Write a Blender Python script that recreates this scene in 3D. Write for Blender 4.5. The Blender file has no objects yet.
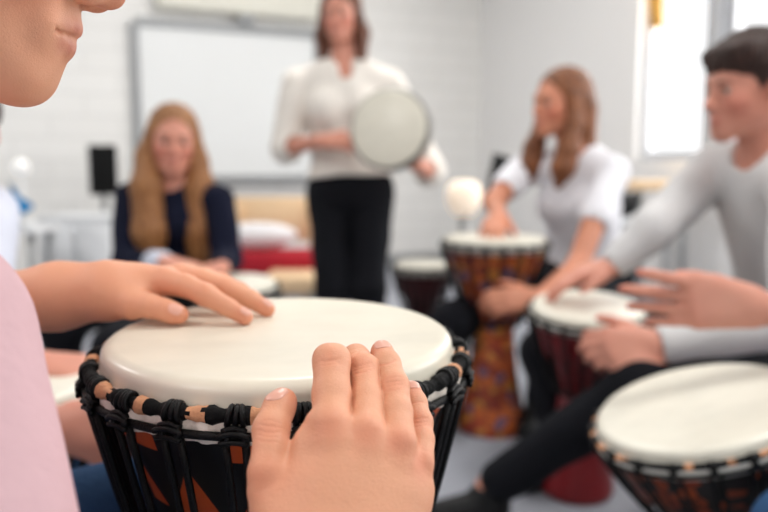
import bpy, bmesh, math, random
import numpy as np
from mathutils import Vector, Matrix
random.seed(4); rng = np.random.RandomState(7)
PI = math.pi
C = bpy.context.scene.collection
sc = bpy.context.scene

# ------------------------------------------------------------------ camera
CAMZ, PITCH, FPX = 0.82, math.atan(91/747), 747.0
cam_d = bpy.data.cameras.new('camera'); cam = bpy.data.objects.new('camera', cam_d); C.objects.link(cam)
cam.location = (0, 0, CAMZ); cam.rotation_euler = (PI/2-PITCH, 0, 0)
cam_d.lens = 36*FPX/768; cam_d.sensor_width = 36; cam_d.clip_start = .02
cam_d.dof.use_dof = True; cam_d.dof.focus_distance = 0.462; cam_d.dof.aperture_fstop = 3.9
sc.camera = cam
_F = np.array([0, math.cos(PITCH), -math.sin(PITCH)]); _U = np.array([0, math.sin(PITCH), math.cos(PITCH)])
def P(px, py, d):
    """measured position: image coordinates of a feature plus its distance from the photographer"""
    return np.array([(px-384)/FPX*d, 0, CAMZ]) + _F*d + _U*((256-py)/FPX*d)
def R(rpx, d): return rpx*d/FPX

# ------------------------------------------------------------------ materials
def lin(c):
    return tuple((v/255/12.92 if v/255 <= .04045 else ((v/255+.055)/1.055)**2.4) for v in c)+(1,)
def newmat(name):
    m = bpy.data.materials.new(name); m.use_nodes = True
    nt = m.node_tree; b = nt.nodes['Principled BSDF']; return m, nt, b
def N(nt, t, **kw):
    n = nt.nodes.new(t)
    for k, v in kw.items():
        if hasattr(n, k): setattr(n, k, v)
    return n
def mathn(nt, op, a, b=None, c=None):
    n = nt.nodes.new('ShaderNodeMath'); n.operation = op
    for i, v in enumerate((a, b, c)):
        if v is None: continue
        if isinstance(v, (int, float)): n.inputs[i].default_value = v
        else: nt.links.new(v, n.inputs[i])
    return n.outputs[0]
def mixc(nt, f, a, b, mode='MIX'):
    n = nt.nodes.new('ShaderNodeMix'); n.data_type = 'RGBA'; n.blend_type = mode
    for s, v in ((n.inputs[0], f), (n.inputs[6], a), (n.inputs[7], b)):
        if isinstance(v, (int, float, tuple)): s.default_value = v
        else: nt.links.new(v, s)
    return n.outputs[2]
def objco(nt): return N(nt, 'ShaderNodeTexCoord').outputs['Object']
def noise(nt, scale, detail=3, vec=None, rough=.5):
    n = N(nt, 'ShaderNodeTexNoise'); n.inputs['Scale'].default_value = scale; n.inputs['Detail'].default_value = detail
    n.inputs['Roughness'].default_value = rough
    nt.links.new(vec if vec is not None else objco(nt), n.inputs['Vector']); return n.outputs[0]
def stretch(nt, s):
    m = N(nt, 'ShaderNodeMapping'); m.inputs['Scale'].default_value = s
    nt.links.new(objco(nt), m.inputs['Vector']); return m.outputs[0]
def bump(nt, b, h, strength, dist):
    n = N(nt, 'ShaderNodeBump'); n.inputs['Strength'].default_value = strength; n.inputs['Distance'].default_value = dist
    nt.links.new(h, n.inputs['Height']); nt.links.new(n.outputs[0], b.inputs['Normal'])
def plain(name, col, rough=.6, var=.12, scale=6, metal=0, bmp=0, bs=60, bd=.002, spec=.5, sheen=0):
    m, nt, b = newmat(name); c = lin(col)
    dark = tuple(v*(1-var) for v in c[:3])+(1,); light = tuple(min(1, v*(1+var)) for v in c[:3])+(1,)
    nt.links.new(mixc(nt, noise(nt, scale), dark, light), b.inputs['Base Color'])
    b.inputs['Roughness'].default_value = rough; b.inputs['Metallic'].default_value = metal
    b.inputs['Specular IOR Level'].default_value = spec
    if sheen: b.inputs['Sheen Weight'].default_value = sheen
    if bmp: bump(nt, b, noise(nt, bs, 4), bmp, bd)
    return m
def skin_mat(name, col, hero=False, flush=(205, 85, 70), rough=.48):
    m, nt, b = newmat(name); c = lin(col)
    a = N(nt, 'ShaderNodeAttribute'); a.attribute_name = 'tint'
    base = mixc(nt, noise(nt, 35, 3), tuple(v*.93 for v in c[:3])+(1,), tuple(min(1, v*1.05) for v in c[:3])+(1,))
    base = mixc(nt, mathn(nt, 'MULTIPLY', noise(nt, 9, 2), .25), base, lin(flush))
    sp = N(nt, 'ShaderNodeSeparateColor'); nt.links.new(a.outputs['Color'], sp.inputs[0])
    base = mixc(nt, sp.outputs[0], base, lin(flush))
    base = mixc(nt, sp.outputs[1], base, lin((178, 84, 80)))
    nt.links.new(base, b.inputs['Base Color'])
    b.inputs['Roughness'].default_value = rough
    b.inputs['Specular IOR Level'].default_value = .4
    b.inputs['Subsurface Weight'].default_value = .12 if hero else .1
    b.inputs['Subsurface Radius'].default_value = (1, .35, .2)
    b.inputs['Subsurface Scale'].default_value = .006
    if hero:
        v = N(nt, 'ShaderNodeTexVoronoi'); v.inputs['Scale'].default_value = 1100
        nt.links.new(objco(nt), v.inputs['Vector'])
        h = mathn(nt, 'ADD', mathn(nt, 'MULTIPLY', v.outputs['Distance'], .5), mathn(nt, 'MULTIPLY', noise(nt, 380, 6, rough=.7), 1.0))
        bump(nt, b, h, .42, .0008)
    return m

M = {}
M['skin_boy'] = skin_mat('skin_player', (225, 168, 134), True, (214, 104, 78))
M['skin_a'] = skin_mat('skin_light', (226, 172, 146))
M['skin_b'] = skin_mat('skin_medium', (208, 146, 116))
M['skin_c'] = skin_mat('skin_rosy', (214, 154, 132))
M['nail'] = plain('nail', (226, 170, 150), .3, .04, 40)
M['eye_white'] = plain('eye_white', (190, 178, 170), .35, .02)
M['iris'] = plain('iris', (60, 50, 40), .2, .1)
M['teeth'] = plain('teeth', (240, 236, 228), .3, .03)

# ------------------------------------------------------------------ mesh plumbing
def setp(o, label=None, cat=None, group=None, kind=None):
    if label: o['label'] = label
    if cat: o['category'] = cat
    if group: o['group'] = group
    if kind: o['kind'] = kind
    return o
def link(name, me, parent=None, mats=()):
    o = bpy.data.objects.new(name, me); C.objects.link(o)
    for m in mats: me.materials.append(m)
    if parent is not None: o.parent = parent
    return o
def empty(name, loc=(0, 0, 0), label=None, cat=None, group=None, rot=None):
    o = bpy.data.objects.new(name, None); C.objects.link(o); o.location = loc
    if rot is not None: o.rotation_euler = rot
    o.empty_display_size = .05
    return setp(o, label, cat, group)
def obj(name, bm, mat, parent=None, smooth=True, loc=None):
    bmesh.ops.recalc_face_normals(bm, faces=bm.faces)
    me = bpy.data.meshes.new(name); bm.to_mesh(me); bm.free()
    if smooth:
        for p in me.polygons: p.use_smooth = True
    o = link(name, me, parent, mat if isinstance(mat, (list, tuple)) else [mat])
    if loc is not None: o.location = loc
    return o
def autosmooth(o, ang=40):
    me = o.data
    try: me.set_sharp_from_angle(angle=math.radians(ang))
    except Exception: pass
    return o
def add_box(bm, c, s, rz=0, bev=0, rot=None, mi=0):
    r = bmesh.ops.create_cube(bm, size=1)
    vs = r['verts']; m = Matrix.Translation(c) @ (rot.to_4x4() if rot is not None else Matrix.Rotation(rz, 4, 'Z')) @ Matrix.Diagonal((*s, 1))
    bmesh.ops.transform(bm, matrix=m, verts=vs)
    fs = list({f for v in vs for f in v.link_faces})
    for f in fs: f.material_index = mi
    if bev:
        bmesh.ops.bevel(bm, geom=list({e for v in vs for e in v.link_edges}), offset=bev, segments=2, affect='EDGES', profile=.5)
def frame_of(t):
    t = t/np.linalg.norm(t); a = np.array([0, 0, 1.]) if abs(t[2]) < .9 else np.array([1., 0, 0])
    u = np.cross(t, a); u /= np.linalg.norm(u); return u, np.cross(t, u)
def add_tube(bm, pts, rad, n=8, closed=False, mi=0, flat=1.0, up=None):
    pts = [np.array(p, float) for p in pts]; rad = rad if hasattr(rad, '__len__') else [rad]*len(pts)
    rings = []; k = len(pts); pu = None
    for i, p in enumerate(pts):
        a = pts[(i-1) % k] if closed or i > 0 else p; b = pts[(i+1) % k] if closed or i < k-1 else p
        t = b-a; t /= (np.linalg.norm(t)+1e-12)
        if pu is None:
            u, v = frame_of(t)
            if up is not None:
                u = np.cross(up, t); u /= np.linalg.norm(u); v = np.cross(t, u)
        else:
            u = pu-t*np.dot(pu, t); u /= (np.linalg.norm(u)+1e-12); v = np.cross(t, u)
        pu = u
        rings.append([bm.verts.new(p+rad[i]*(math.cos(2*PI*j/n)*u+flat*math.sin(2*PI*j/n)*v)) for j in range(n)])
    for i in range(k if closed else k-1):
        A, B = rings[i], rings[(i+1) % k]
        if closed and i == k-1:   # align
            best = min(range(n), key=lambda s: sum((A[j].co-B[(j+s) % n].co).length for j in range(n)))
            B = [B[(j+best) % n] for j in range(n)]
        for j in range(n):
            f = bm.faces.new((A[j], A[(j+1) % n], B[(j+1) % n], B[j])); f.material_index = mi
    if not closed:
        f = bm.faces.new(rings[0][::-1]); f.material_index = mi
        f = bm.faces.new(rings[-1]); f.material_index = mi
def add_lathe(bm, prof, n=64, mi=0, wob=None):
    rings = []
    for (r, z) in prof:
        if r < 1e-6: rings.append([bm.verts.new((0, 0, z))]); continue
        rr = []
        for j in range(n):
            a = 2*PI*j/n; q = r+(wob(a, r, z) if wob else 0)
            rr.append(bm.verts.new((q*math.cos(a), q*math.sin(a), z)))
        rings.append(rr)
    for A, B in zip(rings, rings[1:]):
        for j in range(n):
            a, b = A[j % len(A)], A[(j+1) % n % len(A)]
            c, d = B[(j+1) % n % len(B)], B[j % len(B)]
            vs = []
            for v in (a, b, c, d):
                if v not in vs: vs.append(v)
            if len(vs) > 2:
                f = bm.faces.new(vs); f.material_index = mi
def add_sphere(bm, c, r, u=16, v=10, mi=0, sc3=(1, 1, 1)):
    q = bmesh.ops.create_uvsphere(bm, u_segments=u, v_segments=v, radius=r)
    bmesh.ops.transform(bm, matrix=Matrix.Translation(c) @ Matrix.Diagonal((*sc3, 1)), verts=q['verts'])
    for f in {f for w in q['verts'] for f in w.link_faces}: f.material_index = mi

# ------------------------------------------------------------------ implicit surfaces
class Cone:
    def __init__(s, a, ra, b, rb): s.a, s.ra, s.b, s.rb = np.array(a, float), ra, np.array(b, float), rb
    def bb(s): r = max(s.ra, s.rb); return np.minimum(s.a, s.b)-r, np.maximum(s.a, s.b)+r
    def d(s, p):
        ab = s.b-s.a; L = np.dot(ab, ab)+1e-12
        w = p-s.a; h = np.clip((w[..., 0]*ab[0]+w[..., 1]*ab[1]+w[..., 2]*ab[2])/L, 0, 1)
        q = w-h[..., None]*ab
        return np.sqrt((q*q).sum(-1))-(s.ra+(s.rb-s.ra)*h)
class Ell:
    def __init__(s, c, r, R3=None): s.c, s.r = np.array(c, float), np.array(r, float); s.R = np.eye(3) if R3 is None else np.array(R3, float)
    def bb(s):
        e = np.sqrt(((s.R*s.r[:, None])**2).sum(0)); return s.c-e, s.c+e
    def d(s, p):
        q = (p-s.c) @ s.R.T
        k0 = np.sqrt(((q/s.r)**2).sum(-1)); k1 = np.sqrt(((q/(s.r**2))**2).sum(-1))+1e-9
        return k0*(k0-1)/k1
class Plane:     # keeps the side n.x < o
    def __init__(s, n, o): s.n = np.array(n, float)/np.linalg.norm(n); s.o = o
    def d(s, p): return p[..., 0]*s.n[0]+p[..., 1]*s.n[1]+p[..., 2]*s.n[2]-s.o
def smin(a, b, k):
    if k <= 0: return np.minimum(a, b)
    h = np.maximum(k-np.abs(a-b), 0)/k
    return np.minimum(a, b)-h*h*k*.25
class SDF:
    """ops: ('+', prim, k) union, ('-', prim, k) cut, ('&', plane, k) keep a side, ('g', SDF, k) union of a group, ('f', fn, 0) displacement"""
    def __init__(s): s.ops = []
    def add(s, prim, k=.01): s.ops.append(('+', prim, k)); return s
    def cut(s, prim, k=.004): s.ops.append(('-', prim, k)); return s
    def clip(s, pl, k=0): s.ops.append(('&', pl, k)); return s
    def grp(s, g, k): s.ops.append(('g', g, k)); return s
    def disp(s, fn): s.ops.append(('f', fn, 0)); return s
    def bb(s):
        los, his = [], []
        for t, pr, k in s.ops:
            if t in '+g':
                a, b = pr.bb(); los.append(a); his.append(b)
        return np.min(los, 0), np.max(his, 0)
    def ev(s, p, lo=None, hi=None):
        f = np.full(p.shape[:-1], .08)
        grid = lo is not None
        for t, pr, k in s.ops:
            if t in '+-g' and grid:
                a, b = pr.bb(); mar = k+.012+2*(p[1, 0, 0, 0]-p[0, 0, 0, 0])
                st = p[1, 0, 0, 0]-p[0, 0, 0, 0]; o = p[0, 0, 0]
                i0 = np.clip(np.floor((a-mar-o)/st).astype(int), 0, p.shape[:3]); i1 = np.clip(np.ceil((b+mar-o)/st).astype(int)+1, 0, p.shape[:3])
                if (i1-i0 < 2).any(): continue
                sl = tuple(slice(x, y) for x, y in zip(i0, i1))
            else: sl = Ellipsis
            q = p[sl] if sl is not Ellipsis else p
            if t == '+': f[sl] = smin(f[sl], pr.d(q), k)
            elif t == 'g': f[sl] = smin(f[sl], pr.ev(q, True if grid else None), k)
            elif t == '-': f[sl] = -smin(-f[sl], pr.d(q), k)
            elif t == '&': f = -smin(-f, -pr.d(p), k)
            elif t == 'f': f = f+pr(p)
        return f
def surfnet(sdf, h, lo=None, hi=None):
    a, b = sdf.bb(); a = a-4*h-.003 if lo is None else np.array(lo); b = b+4*h+.003 if hi is None else np.array(hi)
    n = np.ceil((b-a)/h).astype(int)+1
    ax = [a[i]+h*np.arange(n[i]) for i in range(3)]
    g = np.stack(np.meshgrid(*ax, indexing='ij'), -1)
    f = sdf.ev(g, True); del g
    f[f == 0] = 1e-9
    for i in range(3):      # close what the box cuts
        sl = [slice(None)]*3; sl[i] = 0; f[tuple(sl)] = np.abs(f[tuple(sl)])+1e-6; sl[i] = -1; f[tuple(sl)] = np.abs(f[tuple(sl)])+1e-6
    ins = f < 0
    cs = [(i, j, k) for i in (0, 1) for j in (0, 1) for k in (0, 1)]
    m = [n[i]-1 for i in range(3)]
    cnt = np.zeros(m, int)
    for (i, j, k) in cs: cnt += ins[i:i+m[0], j:j+m[1], k:k+m[2]]
    act = (cnt > 0) & (cnt < 8)
    I = np.argwhere(act); idx = np.full(m, -1); idx[act] = np.arange(len(I))
    acc = np.zeros((len(I), 3)); w = np.zeros(len(I))
    for c0 in cs:
        for ax_ in range(3):
            if c0[ax_]: continue
            c1 = list(c0); c1[ax_] = 1
            p0 = I+np.array(c0); p1 = I+np.array(c1)
            f0 = f[p0[:, 0], p0[:, 1], p0[:, 2]]; f1 = f[p1[:, 0], p1[:, 1], p1[:, 2]]
            x = (f0 < 0) != (f1 < 0); t = np.where(x, f0/(f0-f1+1e-20), 0)
            pt = p0+t[:, None]*(p1-p0); acc += np.where(x[:, None], pt, 0); w += x
    V = a+h*acc/w[:, None]
    Q = []
    for ax_ in range(3):
        o = [(0, 1, 2), (1, 2, 0), (2, 0, 1)][ax_]
        s0 = [slice(None)]*3; s1 = [slice(None)]*3; s0[ax_] = slice(0, -1); s1[ax_] = slice(1, None)
        d = ins[tuple(s0)].astype(int)-ins[tuple(s1)]
        E = np.argwhere(d != 0)
        u, v = o[1], o[2]
        E = E[(E[:, u] > 0) & (E[:, v] > 0) & (E[:, u] < n[u]-1) & (E[:, v] < n[v]-1)]
        sg = d[E[:, 0], E[:, 1], E[:, 2]]
        def at(du, dv):
            e = E.copy(); e[:, u] -= du; e[:, v] -= dv; return idx[e[:, 0], e[:, 1], e[:, 2]]
        q = np.stack([at(1, 1), at(0, 1), at(0, 0), at(1, 0)], 1)
        q[sg < 0] = q[sg < 0][:, ::-1]; Q.append(q)
    return V, np.concatenate(Q)
def mesh_from(name, V, Q, base, tints=None, smooth_it=0):
    V = np.array(V, np.float64)
    if smooth_it:
        e = np.concatenate([Q[:, [0, 1]], Q[:, [1, 2]], Q[:, [2, 3]], Q[:, [3, 0]]])
        for _ in range(smooth_it):
            s = np.zeros_like(V); c = np.zeros(len(V))
            for i in range(3): s[:, i] = np.bincount(e[:, 0], V[e[:, 1], i], len(V))+np.bincount(e[:, 1], V[e[:, 0], i], len(V))
            c = np.bincount(e[:, 0], minlength=len(V))+np.bincount(e[:, 1], minlength=len(V))
            V = .5*V+.5*s/np.maximum(c, 1)[:, None]
    me = bpy.data.meshes.new(name)
    me.vertices.add(len(V)); me.vertices.foreach_set('co', (V-np.array(base)).astype(np.float32).ravel())
    me.loops.add(len(Q)*4); me.loops.foreach_set('vertex_index', Q.ravel().astype(np.int32))
    me.polygons.add(len(Q)); me.polygons.foreach_set('loop_start', (np.arange(len(Q))*4).astype(np.int32))
    me.polygons.foreach_set('loop_total', np.full(len(Q), 4, np.int32))
    me.polygons.foreach_set('use_smooth', np.ones(len(Q), bool))
    me.update(calc_edges=True); me.validate()
    if tints is not None:
        col = np.zeros((len(V), 4), np.float32); col[:, 3] = 1
        for (c, r, s, ch) in tints:
            dd = np.sqrt(((V-np.array(c))**2).sum(1)); col[:, ch] = np.maximum(col[:, ch], s*np.exp(-(dd/r)**2))
        at = me.color_attributes.new('tint', 'FLOAT_COLOR', 'POINT'); at.data.foreach_set('color', col.ravel())
    return me
def sdf_obj(name, parts, base, mat, parent=None, tints=None, sm=1):
    """parts: [(SDF, voxel)] joined in one mesh; base: its origin in world space"""
    Vs, Qs, n = [], [], 0
    for g, h in parts:
        V, Q = surfnet(g, h); Vs.append(V); Qs.append(Q+n); n += len(V)
    me = mesh_from(name, np.concatenate(Vs), np.concatenate(Qs), base, tints, sm)
    o = link(name, me, parent, [mat])
    if parent is None: o.location = base
    return o

# ------------------------------------------------------------------ anatomy
def unit(v): v = np.array(v, float); return v/np.linalg.norm(v)
def head_frame(c, f, roll=0, s=1.0, up=(0, 0, 1)):
    f = unit(f); r = unit(np.cross(f, up)); u = np.cross(r, f)
    r, u = math.cos(roll)*r+math.sin(roll)*u, math.cos(roll)*u-math.sin(roll)*r
    return dict(c=np.array(c, float), r=r, f=f, u=u, s=s, M=np.stack([r, f, u]))
def hp(h, x, y, z): return h['c']+h['s']*(x*h['r']+y*h['f']+z*h['u'])
def head_sdf(g, h, smile=0, lip=0, chin=0):
    s = h['s']; q = lambda *a: hp(h, *a)
    E = lambda c, r: Ell(q(*c), np.array(r)*s, h['M'])
    K = lambda a, ra, b, rb: Cone(q(*a), ra*s, q(*b), rb*s)
    g.add(E((0, -.012, .035), (.074, .093, .080)), .02)
    g.add(E((0, .033, -.018), (.060, .056, .080)), .03)
    for x in (-1, 1):
        g.add(K((x*.047, .000, -.048), .020, (x*.014, .066, -.090), .018), .025)
        g.add(E((x*.034, .060, -.026), (.022, .022, .022)), .02)
    g.add(K((-.008, .074+chin, -.0905), .0165, (.008, .074+chin, -.0905), .0165), .014); g.add(K((0, .086, -.046), .007, (0, .0865, -.054), .006), .008)
    g.add(K((-.030, .080, .022), .011, (.030, .080, .022), .011), .014)
    for x in (-1, 1):
        g.cut(E((x*.031, .101, .003), (.017, .016, .012)), .012)
        g.add(E((x*.031, .0765, .003), (.014, .0125, .009)), .004)
        g.add(K((x*.018, .088, .0045), .002, (x*.043, .078, .0035), .002), .003)
    g.add(K((0, .086, .012), .007, (0, .106, -.026), .0092), .012)
    g.add(E((0, .107, -.0285), (.010, .0105, .009)), .006)
    for x in (-1, 1):
        g.add(E((x*.0115, .0975, -.034), (.0072, .010, .0068)), .006)
        g.cut(E((x*.0065, .1035, -.0415), (.0036, .0055, .0045)), .002)
    g.add(E((0, .080, -.062), (.028, .0135, .022)), .012)
    w = .021+.007*smile; dz = .004*smile
    for x in (-1, 1):
        g.add(K((x*w, .0835-.003*smile, -.0605+dz), .0030, (x*.004, .0965+lip, -.0555), .0058), .005)
        g.add(K((x*(w-.002), .083-.003*smile, -.0635+dz), .0030, (x*.003, .0945+lip, -.0685), .0066), .005)
        g.cut(K((x*(w+.001), .0870-.003*smile, -.0618+dz), .0012, (0, .1040+lip, -.0615), .0014+.001*smile), .0022)
        g.add(E((x*.0765, -.006, -.004), (.0085, .018, .030)), .006)
        g.cut(E((x*.083, -.002, .0), (.005, .009, .015)), .005)
def neck_sdf(g, h, base, r=.052, k=.03):
    g.add(Cone(hp(h, 0, -.022, -.045), r*h['s'], base, r*h['s']*1.12), k)
def head_tints(h, smile=0):
    s = h['s']; T = []
    for x in (-.016, -.008, 0, .008, .016):
        T.append((hp(h, x, .097, -.056), .0062*s, .55, 1)); T.append((hp(h, x, .096, -.068), .0068*s, .55, 1))
    for x in (-1, 1):
        T.append((hp(h, x*.042, .07, -.03), .026*s, .35, 0)); T.append((hp(h, x*.08, 0, 0), .02*s, .3, 0))
    T.append((hp(h, 0, .12, -.03), .014*s, .3, 0))
    return T
def face_parts(parent, base, h, brow, smile=0):
    for x in (-1, 1):
        bm = bmesh.new(); add_sphere(bm, hp(h, x*.031, .0772, .0022)-base, .0113*h['s'], 16, 10)
        e = obj('eye', bm, M['eye_white'], parent)
        bm = bmesh.new(); add_sphere(bm, hp(h, x*.031, .0832, .0020)-base, .0063*h['s'], 12, 8); obj('iris', bm, M['iris'], e)
        bm = bmesh.new()
        add_tube(bm, [hp(h, x*t, yy, zz)-base for t, yy, zz in ((.012, .0945, .017), (.022, .0935, .021), (.034, .088, .0225), (.045, .077, .019))], [.0012, .0022, .0022, .001], 8, flat=1)
        obj('eyebrow', bm, brow, parent)
        bm = bmesh.new()
        add_tube(bm, [hp(h, x*t, yy, zz)-base for t, yy, zz in ((.018, .0885, .0035), (.025, .0905, .0065), (.034, .0885, .0072), (.044, .0800, .0035))], .0013, 6)
        obj('eyelashes', bm, M['brow'], parent)
    if smile > .5:
        bm = bmesh.new()
        add_tube(bm, [hp(h, x, y, z)-base for x, y, z in ((-.016, .0855, -.0600), (-.008, .0925, -.0615), (0, .0945, -.062), (.008, .0925, -.0615), (.016, .0855, -.0600))], .0032*h['s'], 8)
        obj('teeth', bm, M['teeth'], parent)

FL = [(.043, .025, .020, .0098), (.047, .028, .021, .0098), (.043, .026, .021, .0092), (.033, .020, .019, .0082)]
def hand_sdf(W, f, n, side, curl=(20, 30, 15), s=1.0, spread=4, thumb=(0.75, .62, -.15), thumb_curl=15, curls=None):
    """W wrist, f finger direction, n back-of-hand normal; side +1: the thumb is on f x n's side, -1 the other"""
    f = unit(f); n = unit(np.array(n)-f*np.dot(n, f)); r = side*np.cross(f, n)
    g = SDF(); W = np.array(W, float); fingers = []; joints = []
    for i, x in enumerate((.027, .0085, -.010, -.027)):
        cu = curls[i] if curls else curl
        m = W+s*(f*(.082-(0, -.003, .002, .009)[i])+r*x)
        a = math.radians(spread*(1.5-i)); d0 = math.cos(a)*f+math.sin(a)*r
        ang = 0; p = m; ch = [(p, FL[i][3]*1.08*s)]
        for j in range(3):
            ang += math.radians(cu[j]); dd = math.cos(ang)*d0-math.sin(ang)*n
            p = p+dd*FL[i][j]*s; ch.append((p, FL[i][3]*s*(1.0, .9, .76)[j]))
        fg = SDF()
        for (a0, r0), (a1, r1) in zip(ch, ch[1:]): fg.add(Cone(a0, r0, a1, r1), .003)
        fingers.append(fg); joints.append(ch)
        g.add(Cone(W+r*x*.55*s, .0165*s, m, .0128*s), .014)
    g.add(Cone(W+f*.03*s+r*.012*s-n*.004*s, .014*s, W+f*.055*s-r*.012*s-n*.003*s, .013*s), .012)
    tb = W+s*(f*.012+r*.016-n*.006)
    td = unit(f*thumb[0]+r*thumb[1]+n*thumb[2]); t1 = tb+td*.042*s
    ta = math.radians(thumb_curl); td2 = unit(math.cos(ta)*td+math.sin(ta)*unit(f-.6*r)); t2 = t1+td2*.032*s
    ta *= 2; td3 = unit(math.cos(ta)*td+math.sin(ta)*unit(f-.6*r)); t3 = t2+td3*.022*s
    g.add(Cone(tb, .0165*s, t1, .0125*s), .014)
    tg = SDF(); tg.add(Cone(t1, .0122*s, t2, .0105*s), .003); tg.add(Cone(t2, .0105*s, t3, .0088*s), .003)
    joints.append([(t1, 0), (t2, 0), (t3, 0)])
    F = SDF()
    for fg in fingers: F.grp(fg, .0012)
    g.grp(F, .006); g.grp(tg, .006)
    return g, joints, n
def tint_hand(j):
    T = []
    for ch in j:
        T.append((ch[0][0], .011, .25, 0)); T.append((ch[1][0], .008, .25, 0)); T.append((ch[-1][0], .011, .4, 0))
    return T
def nail(name, parent, base, sdf, dip, tip, n, w, L=.0115, off=.0, mat=None):
    """a curved plate laid on the skin of the fingertip, seen along n"""
    t = unit(np.array(tip)-np.array(dip)); n = unit(np.array(n)-t*np.dot(n, t)); b = np.cross(t, n)
    c = np.array(tip)-t*(L*.38+off); nu, nv = 13, 13
    us = np.linspace(-1, 1, nu); vs = np.linspace(-1, 1, nv)
    pts = []
    for u in us:
        for v in vs:
            x = u*L*.5; y = v*w*.5*math.sqrt(max(.06, 1-abs(u)**3.2))
            pts.append(c+t*x+b*y+n*.016)
    p = np.array(pts)
    for _ in range(60):
        d = sdf.ev(p); p = p-n*np.clip(d-.00005, -.002, .002)[:, None]*.8
    p = p+n*.00035
    bm = bmesh.new(); vv = [bm.verts.new(q-base) for q in p]
    lo = [bm.verts.new(q-base-n*.0012) for q in p]
    for i in range(nu-1):
        for j in range(nv-1):
            a = i*nv+j; bm.faces.new((vv[a], vv[a+1], vv[a+nv+1], vv[a+nv])); bm.faces.new((lo[a], lo[a+nv], lo[a+nv+1], lo[a+1]))
    bd = [i*nv for i in range(nu)]+[(nu-1)*nv+j for j in range(1, nv)]+[i*nv+nv-1 for i in range(nu-2, -1, -1)]+[j for j in range(nv-2, 0, -1)]
    for a, c2 in zip(bd, bd[1:]+bd[:1]): bm.faces.new((vv[a], lo[a], lo[c2], vv[c2]))
    return obj(name, bm, mat or M['nail'], parent)


# ================================================================== the room
RC = np.array([.806, 6.40, 0]); RU = np.array([-.913, -.407, 0]); RV = np.array([.407, -.913, 0])
RANG = math.atan2(-RU[1], -RU[0])          # direction of the back wall
def room(u, v, z): return RC+RU*u+RV*v+np.array([0, 0, z])
def rbox(name, u0, u1, v0, v1, z0, z1, mat, parent=None, bev=0, **kw):
    c = room((u0+u1)/2, (v0+v1)/2, (z0+z1)/2)
    bm = bmesh.new(); add_box(bm, (0, 0, 0), (abs(u1-u0), abs(v1-v0), abs(z1-z0)), bev=bev)
    o = obj(name, bm, mat, None, smooth=False)
    if parent is None: o.location = c; o.rotation_euler = (0, 0, RANG)
    else:
        o.parent = parent; pc = Vector(c)-parent.location
        o.location = Matrix.Rotation(-RANG, 3, 'Z') @ pc
    return setp(o, **kw)
def rempty(name, u, v, z, label, cat, group=None): return empty(name, room(u, v, z), label, cat, group, (0, 0, RANG))

def brick_wall_mat():
    m, nt, b = newmat('painted_brick'); co = objco(nt)
    mp = N(nt, 'ShaderNodeMapping'); mp.inputs['Rotation'].default_value = (PI/2, 0, 0); nt.links.new(co, mp.inputs['Vector'])
    br = N(nt, 'ShaderNodeTexBrick'); nt.links.new(mp.outputs[0], br.inputs['Vector'])
    br.inputs['Scale'].default_value = 1; br.inputs['Brick Width'].default_value = .45; br.inputs['Row Height'].default_value = .15; br.inputs['Mortar Size'].default_value = .008
    br.inputs['Color1'].default_value = lin((244, 243, 240)); br.inputs['Color2'].default_value = lin((241, 240, 237)); br.inputs['Mortar'].default_value = lin((229, 228, 225))
    nt.links.new(mixc(nt, .25, br.outputs['Color'], mixc(nt, noise(nt, 1.5), lin((241, 240, 237)), lin((245, 244, 241)))), b.inputs['Base Color'])
    bump(nt, b, mathn(nt, 'SUBTRACT', 1, br.outputs['Fac']), .3, .004); b.inputs['Roughness'].default_value = .6
    return m
M['brick'] = brick_wall_mat()
M['wall'] = plain('wall_paint', (238, 237, 236), .7, .02, 2)
M['carpet'] = plain('carpet', (158, 161, 170), .95, .1, 60, bmp=.5, bs=300, bd=.004)
M['ceiling'] = plain('ceiling_paint', (238, 238, 236), .8, .02)
M['white'] = plain('white_laminate', (232, 234, 236), .35, .02)
M['board'] = plain('whiteboard', (236, 238, 238), .25, .01, 1)
M['alu'] = plain('grey_metal', (150, 152, 154), .4, .05, metal=.3)
M['frame'] = plain('window_frame', (188, 190, 194), .5, .03)
M['black'] = plain('black_plastic', (10, 10, 12), .5, .1, spec=.25)
M['birch'] = plain('birch', (232, 200, 160), .5, .06, 8)
M['red'] = plain('red_fabric', (170, 12, 36), .8, .08)
M['cream'] = plain('cream_panel', (226, 224, 212), .6, .02)
M['blue'] = plain('blue_cloth', (20, 130, 190), .6, .1)
M['curtain'] = plain('mustard_curtain', (236, 184, 96), .8, .08)
def glass_mat():
    m = bpy.data.materials.new('window_glass'); m.use_nodes = True; nt = m.node_tree
    for n in list(nt.nodes): nt.nodes.remove(n)
    o = N(nt, 'ShaderNodeOutputMaterial'); mx = N(nt, 'ShaderNodeMixShader'); t = N(nt, 'ShaderNodeBsdfTransparent'); g = N(nt, 'ShaderNodeBsdfGlossy')
    g.inputs['Roughness'].default_value = .03; mx.inputs[0].default_value = .06
    nt.links.new(t.outputs[0], mx.inputs[1]); nt.links.new(g.outputs[0], mx.inputs[2]); nt.links.new(mx.outputs[0], o.inputs[0]); return m
M['glass'] = glass_mat()

rbox('floor', -.2, 8.2, -.2, 8.8, -.1, 0, M['carpet'], kind='structure')
rbox('ceiling', -.2, 8.2, -.2, 8.8, 2.9, 3.0, M['ceiling'], kind='structure')
rbox('wall_back', -.1, 8.1, -.15, 0, 0, 2.9, M['brick'], kind='structure')
rbox('wall_left', 8, 8.15, 0, 8.7, 0, 2.9, M['wall'], kind='structure')
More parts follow.
